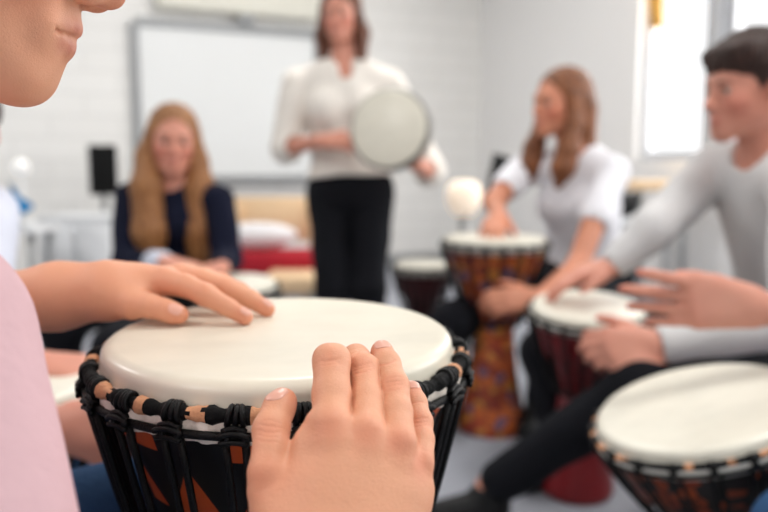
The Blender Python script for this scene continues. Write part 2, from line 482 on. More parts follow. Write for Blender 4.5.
# the wall behind the camera, unseen, with openings added to let fill light in
rbox('wall_rear', -.1, 8.1, 8.7, 8.8, 0, .8, M['wall'], kind='structure'); rbox('wall_rear', -.1, 8.1, 8.7, 8.8, 2.6, 2.9, M['wall'], kind='structure')
for a_, b_ in ((-.1, 1.4), (3.0, 3.6), (5.2, 8.1)): rbox('wall_rear', a_, b_, 8.7, 8.8, .8, 2.6, M['wall'], kind='structure')
# the right wall: piers, sill and lintel around the window openings
SILL, LINT = .85, 2.45
wins = [(1.86, 2.38), (2.48, 3.4), (4.2, 5.0), (5.1, 5.9)]
piers = [(0, 1.86), (3.4, 4.2), (5.9, 8.7)]
for a, b in piers: rbox('wall_right', -.15, 0, a, b, 0, 2.9, M['wall'], kind='structure')
for a, b in ((1.86, 3.4), (4.2, 5.9)):
    rbox('wall_right', -.15, 0, a, b, 0, SILL, M['wall'], kind='structure')
    rbox('wall_right', -.15, 0, a, b, LINT, 2.9, M['wall'], kind='structure')
for i, (a, b) in enumerate(wins):
    w = rempty('window_%d' % (i+1), -.08, (a+b)/2, SILL, None, None); setp(w, kind='structure')
    rbox('glass', -.085, -.079, a, b, SILL, LINT, M['glass'], w)
    rbox('frame', -.11, -.05, a-.02, a+.05, SILL, LINT, M['frame'], w)
    rbox('frame', -.11, -.05, b-.05, b+.02, SILL, LINT, M['frame'], w)
    rbox('frame', -.11, -.05, a+.05, b-.05, SILL, SILL+.05, M['frame'], w)
    rbox('frame', -.11, -.05, a+.05, b-.05, LINT-.05, LINT, M['frame'], w)
for a in (2.38, 5.0): rbox('trim_%d' % (1 if a < 3 else 2), -.14, -.02, a+.02, a+.08, SILL, LINT, M['frame'], kind='structure')
rbox('baseboard_back', 0, 8, 0, .015, 0, .09, M['alu'], kind='structure')
rbox('baseboard_right', 0, .015, .015, 8.5, 0, .09, M['alu'], kind='structure')
# short curtain bunched at the far side of the first window
def curtain():
    bm = bmesh.new(); n = 40; rows = []
    for j, z in enumerate(np.linspace(0, -.80, 8)):
        rows.append([bm.verts.new((.018*math.sin(i*1.1)+.004*math.sin(j), -.10+.18*i/n*(1-.6*j/7), z)) for i in range(n+1)])
    for A, B in zip(rows, rows[1:]):
        for i in range(n): bm.faces.new((A[i], A[i+1], B[i+1], B[i]))
    o = obj('curtain', bm, M['curtain']); o.location = room(.03, 1.97, 2.42); o.rotation_euler = (0, 0, RANG)
    md = o.modifiers.new('thick', 'SOLIDIFY'); md.thickness = .003
    setp(o, 'short mustard yellow curtain gathered at the far edge of the window', 'curtain')
curtain()

# whiteboard with a cream screen case above it
def wall_uv(px, py):      # where the sight line through a feature meets the back wall
    d = P(px, py, 1)-np.array([0, 0, CAMZ]); n = RV[:2]
    t = np.dot(RC[:2], n)/np.dot(d[:2], n); p = np.array([0, 0, CAMZ])+d*t
    return np.dot(p[:2]-RC[:2], RU[:2]), p[2]
u0, zt = wall_uv(137, 26); u1, _ = wall_uv(420, 100); _, zb = wall_uv(250, 178)
zt = wall_uv(200, 28)[1]
u1 = wall_uv(318, 100)[0]
w = rempty('whiteboard', (u0+u1)/2, 0.02, zb, 'large whiteboard with a thin grey frame on the back wall', 'whiteboard')
rbox('writing_surface', u0, u1, .003, .03, zb, zt, M['board'], w)
for a, b, c, d in ((u0-.0, u0+.05, zb, zt), (u1, u1+.04, zb, zt), (u1, u0, zt-.02, zt+.04), (u1, u0, zb-.03, zb+.02)):
    rbox('frame', a, b, .003, .05, c, d, M['alu'], w)
rbox('pen_tray', u1+.1, u0-.1, .05, .11, zb-.03, zb-.015, M['alu'], w)
w = rempty('projection_screen', (u0+u1)/2, .04, zt+.08, 'cream roll-up projection screen case mounted above the whiteboard', 'screen')
rbox('case', u1+.02, u0-.12, .003, .12, zt+.10, zt+.42, M['cream'], w, bev=.02)
rbox('pull_handle', wall_uv(244, 20)[0]-.05, wall_uv(244, 20)[0]+.05, .05, .10, zt+.045, zt+.10, M['alu'], w)

# diffuser for the unseen ceiling panels, added as fill light
M['lamp'] = newmat('fill_panel_diffuser')[0]; _b = M['lamp'].node_tree.nodes['Principled BSDF']
_b.inputs['Emission Color'].default_value = (1, .97, .93, 1); _b.inputs['Emission Strength'].default_value = 4
def arealight(name, loc, direction, sx, sy, power, col=(1, 1, 1)):
    l = bpy.data.lights.new(name, 'AREA'); l.shape = 'RECTANGLE'; l.size = sx; l.size_y = sy; l.energy = power; l.color = col
    o = bpy.data.objects.new(name, l); C.objects.link(o); o.location = loc
    o.rotation_euler = Vector(direction).to_track_quat('-Z', 'Y').to_euler(); return o

# --- loudspeaker on a stand
def stand_speaker():
    d = 4.75; c = P(103, 170, d); r = empty('loudspeaker', (c[0], c[1], 0), 'black loudspeaker on a grey tripod stand left of the whiteboard', 'loudspeaker', rot=(0, 0, RANG))
    sx = R(26, d); sz = R(49, d)
    bm = bmesh.new(); add_box(bm, (0, 0, c[2]), (sx, .16, sz), bev=.01); autosmooth(obj('speaker_box', bm, M['black'], r))
    bm = bmesh.new(); add_box(bm, (0, -.085, c[2]), (sx*.88, .012, sz*.92), bev=.004)
    autosmooth(obj('grille', bm, plain('speaker_grille', (12, 12, 13), .8, .2, 200, bmp=.6, bs=500, spec=.2), r))
    bm = bmesh.new(); add_tube(bm, [(0, 0, .25), (0, 0, c[2]-sz/2)], .017, 12); obj('pole', bm, M['alu'], r)
    for k in range(3):
        a = k*2*PI/3+.4
        bm = bmesh.new(); add_tube(bm, [(0, 0, .42), (.24*math.cos(a), .24*math.sin(a), .012)], .011, 8); obj('leg', bm, M['alu'], r)
stand_speaker()

# --- low white cabinet on the left
def cabinet(name, px0, px1, pyt, d, z0, dep, label, cat, mat, doors=2):
    a, b = P(px0, pyt, d), P(px1, pyt, d); zt_ = a[2]; wd = b[0]-a[0]
    r = empty(name, ((a[0]+b[0])/2, a[1]+dep/2, z0), label, cat)
    h = zt_-z0
    bm = bmesh.new(); add_box(bm, (0, 0, (h-.03)/2), (wd-.02, dep-.02, h-.03), bev=.004); autosmooth(obj('body', bm, mat, r))
    bm = bmesh.new(); add_box(bm, (0, 0, h-.015), (wd, dep, .03), bev=.004); autosmooth(obj('top', bm, mat, r))
    for k in range(doors):
        x = -wd/2+wd*(k+.5)/doors
        bm = bmesh.new(); add_box(bm, (0, 0, 0), (wd/doors-.03, .018, h-.09), bev=.003)
        dd = autosmooth(obj('door', bm, mat, r, loc=(x, -dep/2-.004, (h-.03)/2)))
        bm = bmesh.new(); add_tube(bm, [(0, -.03, -.05), (0, -.03, .05)], .006, 8); obj('handle', bm, M['alu'], dd, loc=(wd/doors*.35*(1 if k % 2 == 0 else -1), 0, 0))
    return r, (a, b, zt_)
cabinet('cabinet', 36, 112, 216, 4.0, 0, .4, 'low white two-door cabinet below the black loudspeaker', 'cabinet', M['white'])

def table_with_legs(name, px0, px1, py, d, dep, label, top, th=.03):
    a, b = P(px0, py, d), P(px1, py, d); wd = b[0]-a[0]; zt_ = a[2]
    r = empty(name, ((a[0]+b[0])/2, a[1]+dep/2, 0), label, 'table')
    bm = bmesh.new(); add_box(bm, (0, 0, zt_-th/2), (wd, dep, th), bev=.005); autosmooth(obj('tabletop', bm, top, r))
    for x in (-1, 1):
        for y in (-1, 1):
            bm = bmesh.new(); add_tube(bm, [(x*(wd/2-.05), y*(dep/2-.05), 0), (x*(wd/2-.05), y*(dep/2-.05), zt_-th)], .018, 10); obj('leg', bm, M['alu'], r)
    return r
# white table at the far left, with a glowing white globe and a blue cloth
tb = table_with_legs('table', -60, 36, 228, 3.6, .3, 'white table by the left edge of the room in front of the cabinet', M['white'])
def globe():
    c = P(21, 167, 3.8); zt_ = P(0, 228, 3.6)[2]
    c = P(21, 167, 3.72); r = empty('glowing_globe', (c[0], c[1], zt_), 'small glowing white globe standing on the white table', 'lamp')
    bm = bmesh.new(); add_sphere(bm, (0, 0, c[2]-zt_), R(8, 3.8), 20, 14)
    m, nt, b = newmat('globe'); b.inputs['Base Color'].default_value = lin((250, 248, 244)); b.inputs['Emission Color'].default_value = (1, 1, 1, 1); b.inputs['Emission Strength'].default_value = .6  # unidentified white spot built as a globe, with emission added to its material
    obj('globe', bm, m, r)
    bm = bmesh.new(); add_lathe(bm, [(0, 0), (.05, 0), (.05, .012), (.008, .018), (.006, c[2]-zt_-R(7, 3.8)), (0, c[2]-zt_-R(7, 3.8))], 20); obj('base', bm, M['white'], r)
globe()
def blue_cloth():
    zt_ = P(0, 228, 3.6)[2]
    bm = bmesh.new(); n = 10
    tri = [P(8, 183, 3.65), P(33, 207, 3.65), P(15, 220, 3.65)]; base = P(15, 228, 3.65); base[2] = zt_
    grid = {}
    for i in range(n+1):
        for j in range(n+1-i):
            u, v = i/n, j/n; p = tri[0]*(1-u-v)+tri[1]*u+tri[2]*v-base
            grid[i, j] = bm.verts.new((p[0], p[1]+.02*math.sin(9*u+4*v)+.015*math.sin(14*v), p[2]))
    for i in range(n):
        for j in range(n-i):
            bm.faces.new((grid[i, j], grid[i+1, j], grid[i, j+1]))
            if i+j < n-1: bm.faces.new((grid[i+1, j], grid[i+1, j+1], grid[i, j+1]))
    r = empty('pennant', base, 'bright blue triangular pennant on a thin rod at the left', 'flag')
    o = obj('cloth', bm, M['blue'], r); md = o.modifiers.new('t', 'SOLIDIFY'); md.thickness = .004
    bm = bmesh.new(); q = tri[0]-base; q2 = tri[2]-base
    add_tube(bm, [(q2[0], q2[1], 0), (q2[0]-.003, q2[1], q2[2]), (q[0], q[1], q[2]+.01)], .005, 8); obj('rod', bm, M['alu'], r)
    bm = bmesh.new(); add_lathe(bm, [(0, 0), (.05, 0), (.05, .01), (.006, .014), (0, .014)], 20); obj('base', bm, M['alu'], r, loc=(q2[0], q2[1], 0))
blue_cloth()

# --- birch bench with a red seat, in front of the whiteboard wall
def bench():
    d = 4.3; a, b = P(228, 262, d), P(316, 262, d); wd = b[0]-a[0]; c = (a+b)/2
    z = lambda py: P(270, py, d)[2]
    r = empty('bench', (c[0], c[1], 0), 'birch bench with a red seat below the whiteboard', 'bench')
    bm = bmesh.new(); add_box(bm, (0, .19, (z(198)+z(244))/2), (wd, .03, z(198)-z(244)), bev=.01); autosmooth(obj('backrest', bm, M['birch'], r))
    for x in (-wd/2+.03, wd/2-.03):
        bm = bmesh.new(); add_box(bm, (x, .17, z(205)/2), (.05, .05, z(205)), bev=.005); autosmooth(obj('leg', bm, M['birch'], r))
        bm = bmesh.new(); add_box(bm, (x, -.15, z(280)/2), (.05, .05, z(280)), bev=.005); autosmooth(obj('leg', bm, M['birch'], r))
    bm = bmesh.new(); add_box(bm, (0, -.03, (z(250)+z(277))/2), (wd, .33, z(250)-z(277)), bev=.02); autosmooth(obj('seat', bm, M['red'], r))
    bm = bmesh.new(); add_box(bm, (0, -.03, z(278)-.035), (wd, .32, .07), bev=.006); autosmooth(obj('seat_frame', bm, M['birch'], r))
    # white cushion
    g = SDF(); cc = P(258, 236, d-.02); cc[1] -= .03
    g.add(Ell(cc+np.array([0, 0, .01]), (.23, .08, .07)), .01); g.add(Cone(cc+np.array([-.15, 0, -.015]), .05, cc+np.array([.12, 0, -.01]), .045), .05)
    o = sdf_obj('cushion', [(g, .01)], np.array([cc[0], cc[1], z(250)]), plain('white_fleece', (236, 234, 236), .9, .04, bmp=.4, bs=60), None)
    setp(o, 'soft white cushion lying on the red bench seat', 'cushion')
bench()
table_with_legs('table', 262, 318, 279, 3.75, .35, 'low birch table standing in front of the red bench seat', M['birch'], .07)

# --- behind the girl in white: a music stand, a glowing cream shape, tables
def music_stand():
    d = 3.6; a, b = P(506, 158, d), P(492, 192, d); base = P(498, 200, d)
    r = empty('music_stand', (base[0], base[1], 0), 'black music stand tilted behind the girl in the white T-shirt', 'music stand')
    o = np.array([base[0], base[1], 0]); bm = bmesh.new()
    rot = Matrix.Rotation(math.radians(14), 3, 'Y') @ Matrix.Rotation(math.radians(-18), 3, 'X')
    add_box(bm, (a+b)/2-o, (R(20, d), .012, R(42, d)), rot=rot, bev=.003); autosmooth(obj('desk', bm, M['black'], r))
    bm = bmesh.new(); add_box(bm, b-o+np.array([-.01, -.03, -.02]), (R(20, d), .05, .008), rot=rot); obj('ledge', bm, M['black'], r)
    bm = bmesh.new(); add_tube(bm, [(0, .02, .2), (0, .02, b[2])], .011, 10); obj('pole', bm, M['black'], r)
    for k in range(3):
        an = k*2*PI/3+.2
        bm = bmesh.new(); add_tube(bm, [(0, .02, .3), (.22*math.cos(an), .02+.22*math.sin(an), .01)], .008, 8); obj('leg', bm, M['black'], r)
music_stand()
def cream_orb():
    d = 3.4; c = P(464, 198, d); r = empty('cream_orb_stand', (c[0], c[1], 0), 'glowing round cream shade on a grey pole behind the painted drum', 'lamp')
    w_ = R(18, d); m, nt, b = newmat('cream_glow'); b.inputs['Base Color'].default_value = lin((248, 232, 214)); b.inputs['Roughness'].default_value = .7
    b.inputs['Emission Color'].default_value = lin((255, 232, 205)); b.inputs['Emission Strength'].default_value = 1.1  # unidentified cream shape; its brightness is emission added to the material
    bm = bmesh.new(); h = R(36, d)
    add_lathe(bm, [(0, h*.5), (w_*.55, h*.48), (w_*.9, h*.34), (w_, h*.1), (w_*.93, -h*.15), (w_*.7, -h*.38), (w_*.42, -h*.5), (0, -h*.5)], 32)
    obj('orb', bm, m, r, loc=(0, 0, c[2]))
    bm = bmesh.new(); add_tube(bm, [(0, 0, .01), (0, 0, c[2]-h*.5)], .02, 12); obj('pole', bm, M['alu'], r)
    bm = bmesh.new(); add_lathe(bm, [(0, 0), (.12, 0), (.12, .015), (.02, .03), (0, .03)], 24); obj('base', bm, M['alu'], r)
cream_orb()
table_with_legs('table', 634, 700, 181, 4.0, .35, 'pale wooden table under the window behind the boy in grey', M['birch'], .05)
def bag():
    c = P(622, 206, 3.7); g = SDF(); g.add(Ell(c, (.085, .06, .055)), .01); g.add(Cone(c+np.array([-.05, 0, -.03]), .04, c+np.array([.06, 0, .04]), .03), .03)
    base = c-np.array([0, 0, .06])
    r = empty('chair', (c[0], c[1], 0), 'grey chair holding a black bag behind the girl in white', 'chair')
    bm = bmesh.new(); add_box(bm, (0, 0, base[2]-.02), (.4, .4, .03), bev=.01); autosmooth(obj('seat', bm, M['frame'], r))
    for x in (-.16, .16):
        for y in (-.16, .16):
            bm = bmesh.new(); add_tube(bm, [(x*1.1, y*1.1, 0), (x, y, base[2]-.03)], .012, 8); obj('leg', bm, M['alu'], r)
    o = sdf_obj('bag', [(g, .008)], base, M['black']); setp(o, 'small black bag lying behind the girl in white', 'bag')
bag()

# ================================================================== drums
def skinhead_mat(name, col):
    m, nt, b = newmat(name); c = lin(col)
    n1 = noise(nt, 14, 4, stretch(nt, (1, 2.2, 1))); n2 = noise(nt, 90, 4, rough=.7)
    r = N(nt, 'ShaderNodeMapRange'); r.inputs[1].default_value = .35; r.inputs[2].default_value = .75; nt.links.new(n1, r.inputs[0])
    base = mixc(nt, mathn(nt, 'MULTIPLY', r.outputs[0], .55), c, lin(tuple(v*.90 for v in col)))
    base = mixc(nt, mathn(nt, 'MULTIPLY', n2, .3), base, lin((244, 240, 230)))
    nt.links.new(base, b.inputs['Base Color']); b.inputs['Roughness'].default_value = .3
    b.inputs['Subsurface Weight'].default_value = .0
    bump(nt, b, n2, .12, .001); return m
M['drumskin'] = skinhead_mat('drum_skin', (234, 227, 207))
M['drumskin_b'] = skinhead_mat('drum_skin_cream', (230, 226, 210))
M['cord'] = plain('black_cord', (6, 6, 7), .45, .2, 300, bmp=.7, bs=700, bd=.001, spec=.22)
M['cordm'] = plain('black_cord_plain', (8, 8, 9), .5, .2, spec=.25)
M['fur'] = plain('goatskin_collar', (236, 226, 214), .85, .08, 60, bmp=.8, bs=240, bd=.002)
M['tan'] = plain('tan_hide', (206, 148, 108), .7, .35, 110, bmp=.9, bs=150, bd=.003)
M['cloth_black'] = plain('black_cloth_wrap', (8, 8, 9), .8, .3, 120, bmp=.8, bs=160, bd=.003, spec=.2)
def shell_triangles():
    m, nt, b = newmat('painted_shell'); sp = N(nt, 'ShaderNodeSeparateXYZ'); nt.links.new(objco(nt), sp.inputs[0])
    ang = mathn(nt, 'ARCTAN2', sp.outputs[1], sp.outputs[0]); nz = noise(nt, 25, 2)
    a = mathn(nt, 'MULTIPLY', ang, 14/(2*PI)); z = mathn(nt, 'DIVIDE', sp.outputs[2], .052)
    row = mathn(nt, 'FLOOR', z); a = mathn(nt, 'ADD', a, mathn(nt, 'MULTIPLY', row, .37))
    tri = mathn(nt, 'MULTIPLY', mathn(nt, 'PINGPONG', a, .5), 2); fz = mathn(nt, 'FRACT', z)
    mask = mathn(nt, 'LESS_THAN', mathn(nt, 'ADD', fz, mathn(nt, 'MULTIPLY', nz, .15)), mathn(nt, 'SUBTRACT', tri, .12))
    cell = N(nt, 'ShaderNodeTexWhiteNoise'); cell.noise_dimensions = '2D'; cv = N(nt, 'ShaderNodeCombineXYZ')
    nt.links.new(mathn(nt, 'FLOOR', mathn(nt, 'ADD', a, .5)), cv.inputs[0]); nt.links.new(row, cv.inputs[1]); nt.links.new(cv.outputs[0], cell.inputs['Vector'])
    keep = mathn(nt, 'GREATER_THAN', cell.outputs['Value'], .15)
    f = mathn(nt, 'MULTIPLY', mask, keep)
    nt.links.new(mixc(nt, f, lin((16, 13, 12)), mixc(nt, noise(nt, 60), lin((176, 66, 28)), lin((206, 92, 40)))), b.inputs['Base Color'])
    b.inputs['Roughness'].default_value = .45; b.inputs['Specular IOR Level'].default_value = .25; return m
def shell_cloth(name, cols, scale, dark):
    m, nt, b = newmat(name)
    v = N(nt, 'ShaderNodeTexVoronoi'); v.inputs['Scale'].default_value = scale; nt.links.new(objco(nt), v.inputs['Vector'])
    cr = N(nt, 'ShaderNodeValToRGB'); cr.color_ramp.interpolation = 'CONSTANT'
    e = cr.color_ramp.elements
    while len(e) < len(cols): e.new(.5)
    for i, c in enumerate(cols): e[i].position = i/len(cols); e[i].color = lin(c)
    sx = N(nt, 'ShaderNodeSeparateColor'); nt.links.new(v.outputs['Color'], sx.inputs[0]); nt.links.new(sx.outputs[0], cr.inputs[0])
    w = N(nt, 'ShaderNodeTexVoronoi'); w.feature = 'DISTANCE_TO_EDGE'; w.inputs['Scale'].default_value = scale; nt.links.new(objco(nt), w.inputs['Vector'])
    nt.links.new(mixc(nt, mathn(nt, 'LESS_THAN', w.outputs[0], .06), cr.outputs[0], lin(dark)), b.inputs['Base Color']); b.inputs['Roughness'].default_value = .55
    return m
M['shell_hero'] = shell_triangles()
M['shell_painted'] = shell_cloth('patterned_shell', [(204, 104, 44), (180, 76, 36), (206, 134, 60), (112, 90, 118), (196, 98, 44), (140, 52, 38)], 34, (130, 62, 34))
M['shell_red'] = plain('dark_red_shell', (124, 12, 20), .35, .15, 20)
M['shell_wine'] = plain('wine_shell', (70, 14, 18), .4, .3, 20)
M['shell_rust'] = shell_cloth('rust_patterned_shell', [(30, 14, 10), (170, 74, 30), (22, 14, 12), (140, 54, 24), (26, 14, 10), (150, 64, 30)], 46, (14, 10, 10))
M['fur_plain'] = plain('white_collar', (232, 230, 222), .7, .05)

def djembe(loc, rot, Rr, H, shell, label, group=None, nk=22, hero=False, skinm=None, patches=False):
    """Rr = radius of the playing skin; local z = 0 at the foot, H at the skin"""
    r = empty('djembe', loc, label, 'drum', group, rot)
    t = H; k = Rr/.145
    skinm = skinm or M['drumskin_b']
    n = 128 if hero else 64
    wob = None
    prof = [(0, t+.0004), (Rr*.4, t), (Rr*.8, t-.0002), (Rr-.012, t-.0006)]
    for i in range(9):
        a = i/8*PI/2; prof.append((Rr-.012+.012*math.sin(a), t-.0100+.0094*math.cos(a)))
    prof += [(Rr+.0008, t-.0155), (Rr+.002, t-.020), (Rr+.003, t-.024), (Rr-.004, t-.024)]
    bm = bmesh.new(); add_lathe(bm, prof, n); obj('drum_head', bm, skinm, r)
    z1, r1, z2, r2 = t-.0190, Rr+.0075, t-.0315, Rr+.0115
    # goatskin collar between the rings
    bm = bmesh.new(); wf = (lambda a, q, z: .0014*math.sin(31*a+3*z)+.001*math.sin(67*a)) if hero else None
    add_lathe(bm, [(Rr+.000, t-.0165), (Rr+.0065, t-.019), (Rr+.0098, t-.0245), (Rr+.0095, t-.0315), (Rr+.007, t-.0385), (Rr+.001, t-.0405), (Rr-.003, t-.030)], n*2 if hero else 64, wob=wf)
    obj('collar', bm, M['fur'] if hero else M['fur_plain'], r)
    def circ(rad, z, m, ph=0): return [np.array([rad*math.cos(2*PI*i/m+ph), rad*math.sin(2*PI*i/m+ph), z]) for i in range(m)]
    # upper ring: a thick wrap of black cloth with patches of tan hide
    bm = bmesh.new(); m_ = 264 if hero else 96
    base = circ(r1, z1, m_); rad = []
    for i, p in enumerate(base):
        a = 2*PI*i/m_
        rad.append((.0054+.0009*math.sin(37*a)+.0006*math.sin(83*a+1)) if hero else .0048)
    add_tube(bm, base, rad, 10, closed=True)
    bm.faces.ensure_lookup_table()
    if hero or patches:
        for i, f in enumerate(bm.faces):
            a = math.atan2(*(f.calc_center_median().to_tuple()[1::-1])) % (2*PI)
            kk = a/(2*PI)*nk; fr = kk-math.floor(kk); h_ = math.sin(math.floor(kk)*12.9)*43758.5 % 1
            w_ = .16+.5*h_
            if .34-.1*h_+.04*math.sin(140*a+i) < fr < .30+w_*.58+.04*math.sin(9*i) and h_ > .28: f.material_index = 1
    obj('upper_ring', bm, [M['cloth_black'] if hero else M['cordm'], M['tan']], r)
    bm = bmesh.new(); add_tube(bm, circ(r2, z2, n), .0031, 8, closed=True); obj('lower_ring', bm, M['cord'], r)
    # knots
    for q in range(nk):
        a = 2*PI*(q+.02)/nk; ca, sa = math.cos(a), math.sin(a)
        er = np.array([ca, sa, 0]); et = np.array([-sa, ca, 0]); ez = np.array([0, 0, 1])
        bm = bmesh.new()
        if hero:
            for s, dx in enumerate((-.0042, 0, .0042)):
                L = [er*(r1+.0060*math.cos(x))+et*(dx+.0014*math.sin(x+s))+ez*(z1+.0060*math.sin(x)) for x in np.linspace(0, 2*PI, 18)[:-1]]
                add_tube(bm, L, .0020, 7, closed=True)
            add_tube(bm, [er*(r1+.0068)+et*x+ez*(z1-.0072+.0015*math.cos(x*300)) for x in np.linspace(-.0078, .0078, 9)], .0021, 7)
            for s in (-1, 1):
                L = [er*(r2+.0048*math.cos(x))+et*(s*.0056+.0015*math.cos(x))+ez*(z2+.0048*math.sin(x)) for x in np.linspace(0, 2*PI, 16)[:-1]]
                add_tube(bm, L, .0019, 7, closed=True)
            add_tube(bm, [er*(r2+.005)+et*x+ez*(z2+.0038-25*x*x) for x in np.linspace(-.0105, .0105, 9)], .0020, 7)
            add_tube(bm, [er*(r2+.005)+et*x+ez*(z2-.0018-15*x*x) for x in np.linspace(-.0095, .0095, 9)], .0019, 7)
        else:
            add_tube(bm, [er*(r1+.002)+et*x+ez*(z1+.001) for x in (-.008*k, 0, .008*k)], [.0052, .0064, .0052], 6)
            add_tube(bm, [er*(r1+.004)+ez*z1, er*(r2+.002)+ez*z2], .0045, 6)
        obj('knot', bm, M['cord'] if hero else M['cordm'], r)
    # shell: bowl, waist, foot
    zs = lambda f: t*f
    B = [(Rr-.004, t-.022), (Rr-.004, t-.045), (Rr*.90, t-.075), (Rr*.80, t-.115), (Rr*.66, t-.17*(H/.6)), (Rr*.50, t-.225*(H/.6)), (Rr*.42, t-.285*(H/.6)), (Rr*.42, t*.48),
         (Rr*.46, t*.38), (Rr*.56, t*.2), (Rr*.68, t*.06), (Rr*.71, .012), (Rr*.70, 0), (Rr*.6, 0), (0, .02)]
    bm = bmesh.new(); add_lathe(bm, B, n); obj('shell', bm, shell, r)
    # waist ring and lacing
    zw, rw = t-.262*(H/.6), Rr*.55
    bm = bmesh.new(); add_tube(bm, circ(rw, zw, 48), .005, 8, closed=True); obj('waist_ring', bm, M['cordm'], r)
    bm = bmesh.new()
    for q in range(nk):
        a0 = 2*PI*(q+.02)/nk
        for s, sh in ((-1, -.07), (1, .07)):
            a1 = a0+s*.0065/r2; a2 = a0+s*.035+sh*0
            pts = []
            for w_ in np.linspace(0, 1, 12 if hero else 6):
                a = a1+(a2-a1)*w_; rr = (r2+.001)+(rw+.003-r2-.001)*w_+.004*k*math.sin(w_*PI); z = z2-.002+(zw-z2)*w_
                pts.append((rr*math.cos(a), rr*math.sin(a), z))
            add_tube(bm, pts, .0027 if hero else .0028, 7 if hero else 5)
    obj('rope_lacing', bm, M['cord'] if hero else M['cordm'], r)
    return r
def place_drum(px, py, d, tilt_dir, tilt, Rr, shell, label, **kw):
    """the middle of its skin sits where it was measured; the foot stands on the floor"""
    c = P(px, py, d); ax = np.array([math.sin(tilt)*math.cos(tilt_dir), math.sin(tilt)*math.sin(tilt_dir), math.cos(tilt)])
    H = kw.pop('H', None)
    foot_r = Rr*.70
    if H is None: H = (c[2]-foot_r*math.sin(tilt))/ax[2]
    loc = c-ax*H
    q = Vector((0, 0, 1)).rotation_difference(Vector(ax))
    e = (q @ Matrix.Rotation(kw.pop('spin', 0), 3, 'Z').to_quaternion() if False else (q.to_matrix() @ Matrix.Rotation(kw.pop('spin', 0), 3, 'Z'))).to_euler()
    return djembe(tuple(loc), e, Rr, H, shell, label, **kw), c, ax
hero, hero_c, hero_ax = place_drum(281, 329.5, .620, -PI/2, math.radians(1.6), .1415, M['shell_hero'],
    'large djembe with a black rope ring and orange triangles, played by the child in pink', nk=22, hero=True, skinm=M['drumskin'], spin=.08)
dg, dg_c, dg_ax = place_drum(495, 236, 2.28, -PI/2, 0, .152, M['shell_painted'], 'djembe with an orange and blue patterned shell in front of the girl in white', nk=20)
db, db_c, db_ax = place_drum(588, 304, 1.78, -PI/2, math.radians(7), .131, M['shell_red'], 'small dark red djembe between the knees of the boy in grey', nk=20)
dr, dr_c, dr_ax = place_drum(697, 402, 1.13, math.radians(186), math.radians(17), .153, M['shell_rust'], 'djembe with a rust brown patterned shell at the bottom right', nk=20, patches=True)
df, df_c, df_ax = place_drum(423, 262, 2.75, -PI/2, 0, .103, M['shell_wine'], 'dark wine red djembe standing alone behind the painted djembe', nk=18)
dl, dl_c, dl_ax = place_drum(233, 281, 2.22, -PI/2, math.radians(4), .125, M['shell_wine'], 'djembe in front of the girl with long blonde hair', nk=18)
dn, dn_c, dn_ax = place_drum(-10, 381, 1.02, -PI/2, 0, .135, M['shell_wine'], 'djembe played by the child in jeans behind the pink sleeve', nk=20)

# ================================================================== people
def fabric(name, col, rough=.9, bs=90, var=.06, bstr=.4): return plain(name, col, rough, var, 12, bmp=bstr, bs=bs, bd=.004, spec=.2)
M['pink'] = fabric('pink_shirt', (204, 170, 176)); M['navy'] = fabric('navy_cardigan', (16, 20, 40)); M['blouse'] = fabric('white_blouse', (236, 230, 222))
M['tee'] = fabric('white_tshirt', (240, 240, 246)); M['grey'] = fabric('grey_sweater', (216, 215, 215), bs=160); M['dark'] = fabric('black_jeans', (17, 18, 24)); M['jeans'] = fabric('blue_jeans', (50, 84, 124))
M['pale_blue'] = fabric('pale_blue_shirt', (214, 218, 232)); M['shoe'] = fabric('canvas_shoe', (200, 194, 180)); M['black_top'] = fabric('black_top', (20, 20, 24))
def hair_mat(name, c1, c2):
    m, nt, b = newmat(name); n = noise(nt, 60, 4, stretch(nt, (3, 3, .25)))
    r = N(nt, 'ShaderNodeMapRange'); r.inputs[1].default_value = .35; r.inputs[2].default_value = .65; nt.links.new(n, r.inputs[0])
    nt.links.new(mixc(nt, r.outputs[0], lin(c1), lin(c2)), b.inputs['Base Color']); b.inputs['Roughness'].default_value = .42
    b.inputs['Specular IOR Level'].default_value = .4
    bump(nt, b, noise(nt, 160, 3, stretch(nt, (3, 3, .2))), .7, .004); return m
M['h_blonde'] = hair_mat('blonde_hair', (118, 72, 38), (178, 124, 76)); M['h_brown'] = hair_mat('brown_hair', (76, 42, 25), (160, 98, 58))
M['h_teach'] = hair_mat('chestnut_hair', (58, 36, 28), (128, 74, 48)); M['h_dark'] = hair_mat('dark_hair', (36, 22, 18), (66, 42, 34))
M['brow'] = plain('eyebrow', (90, 62, 44), .8)

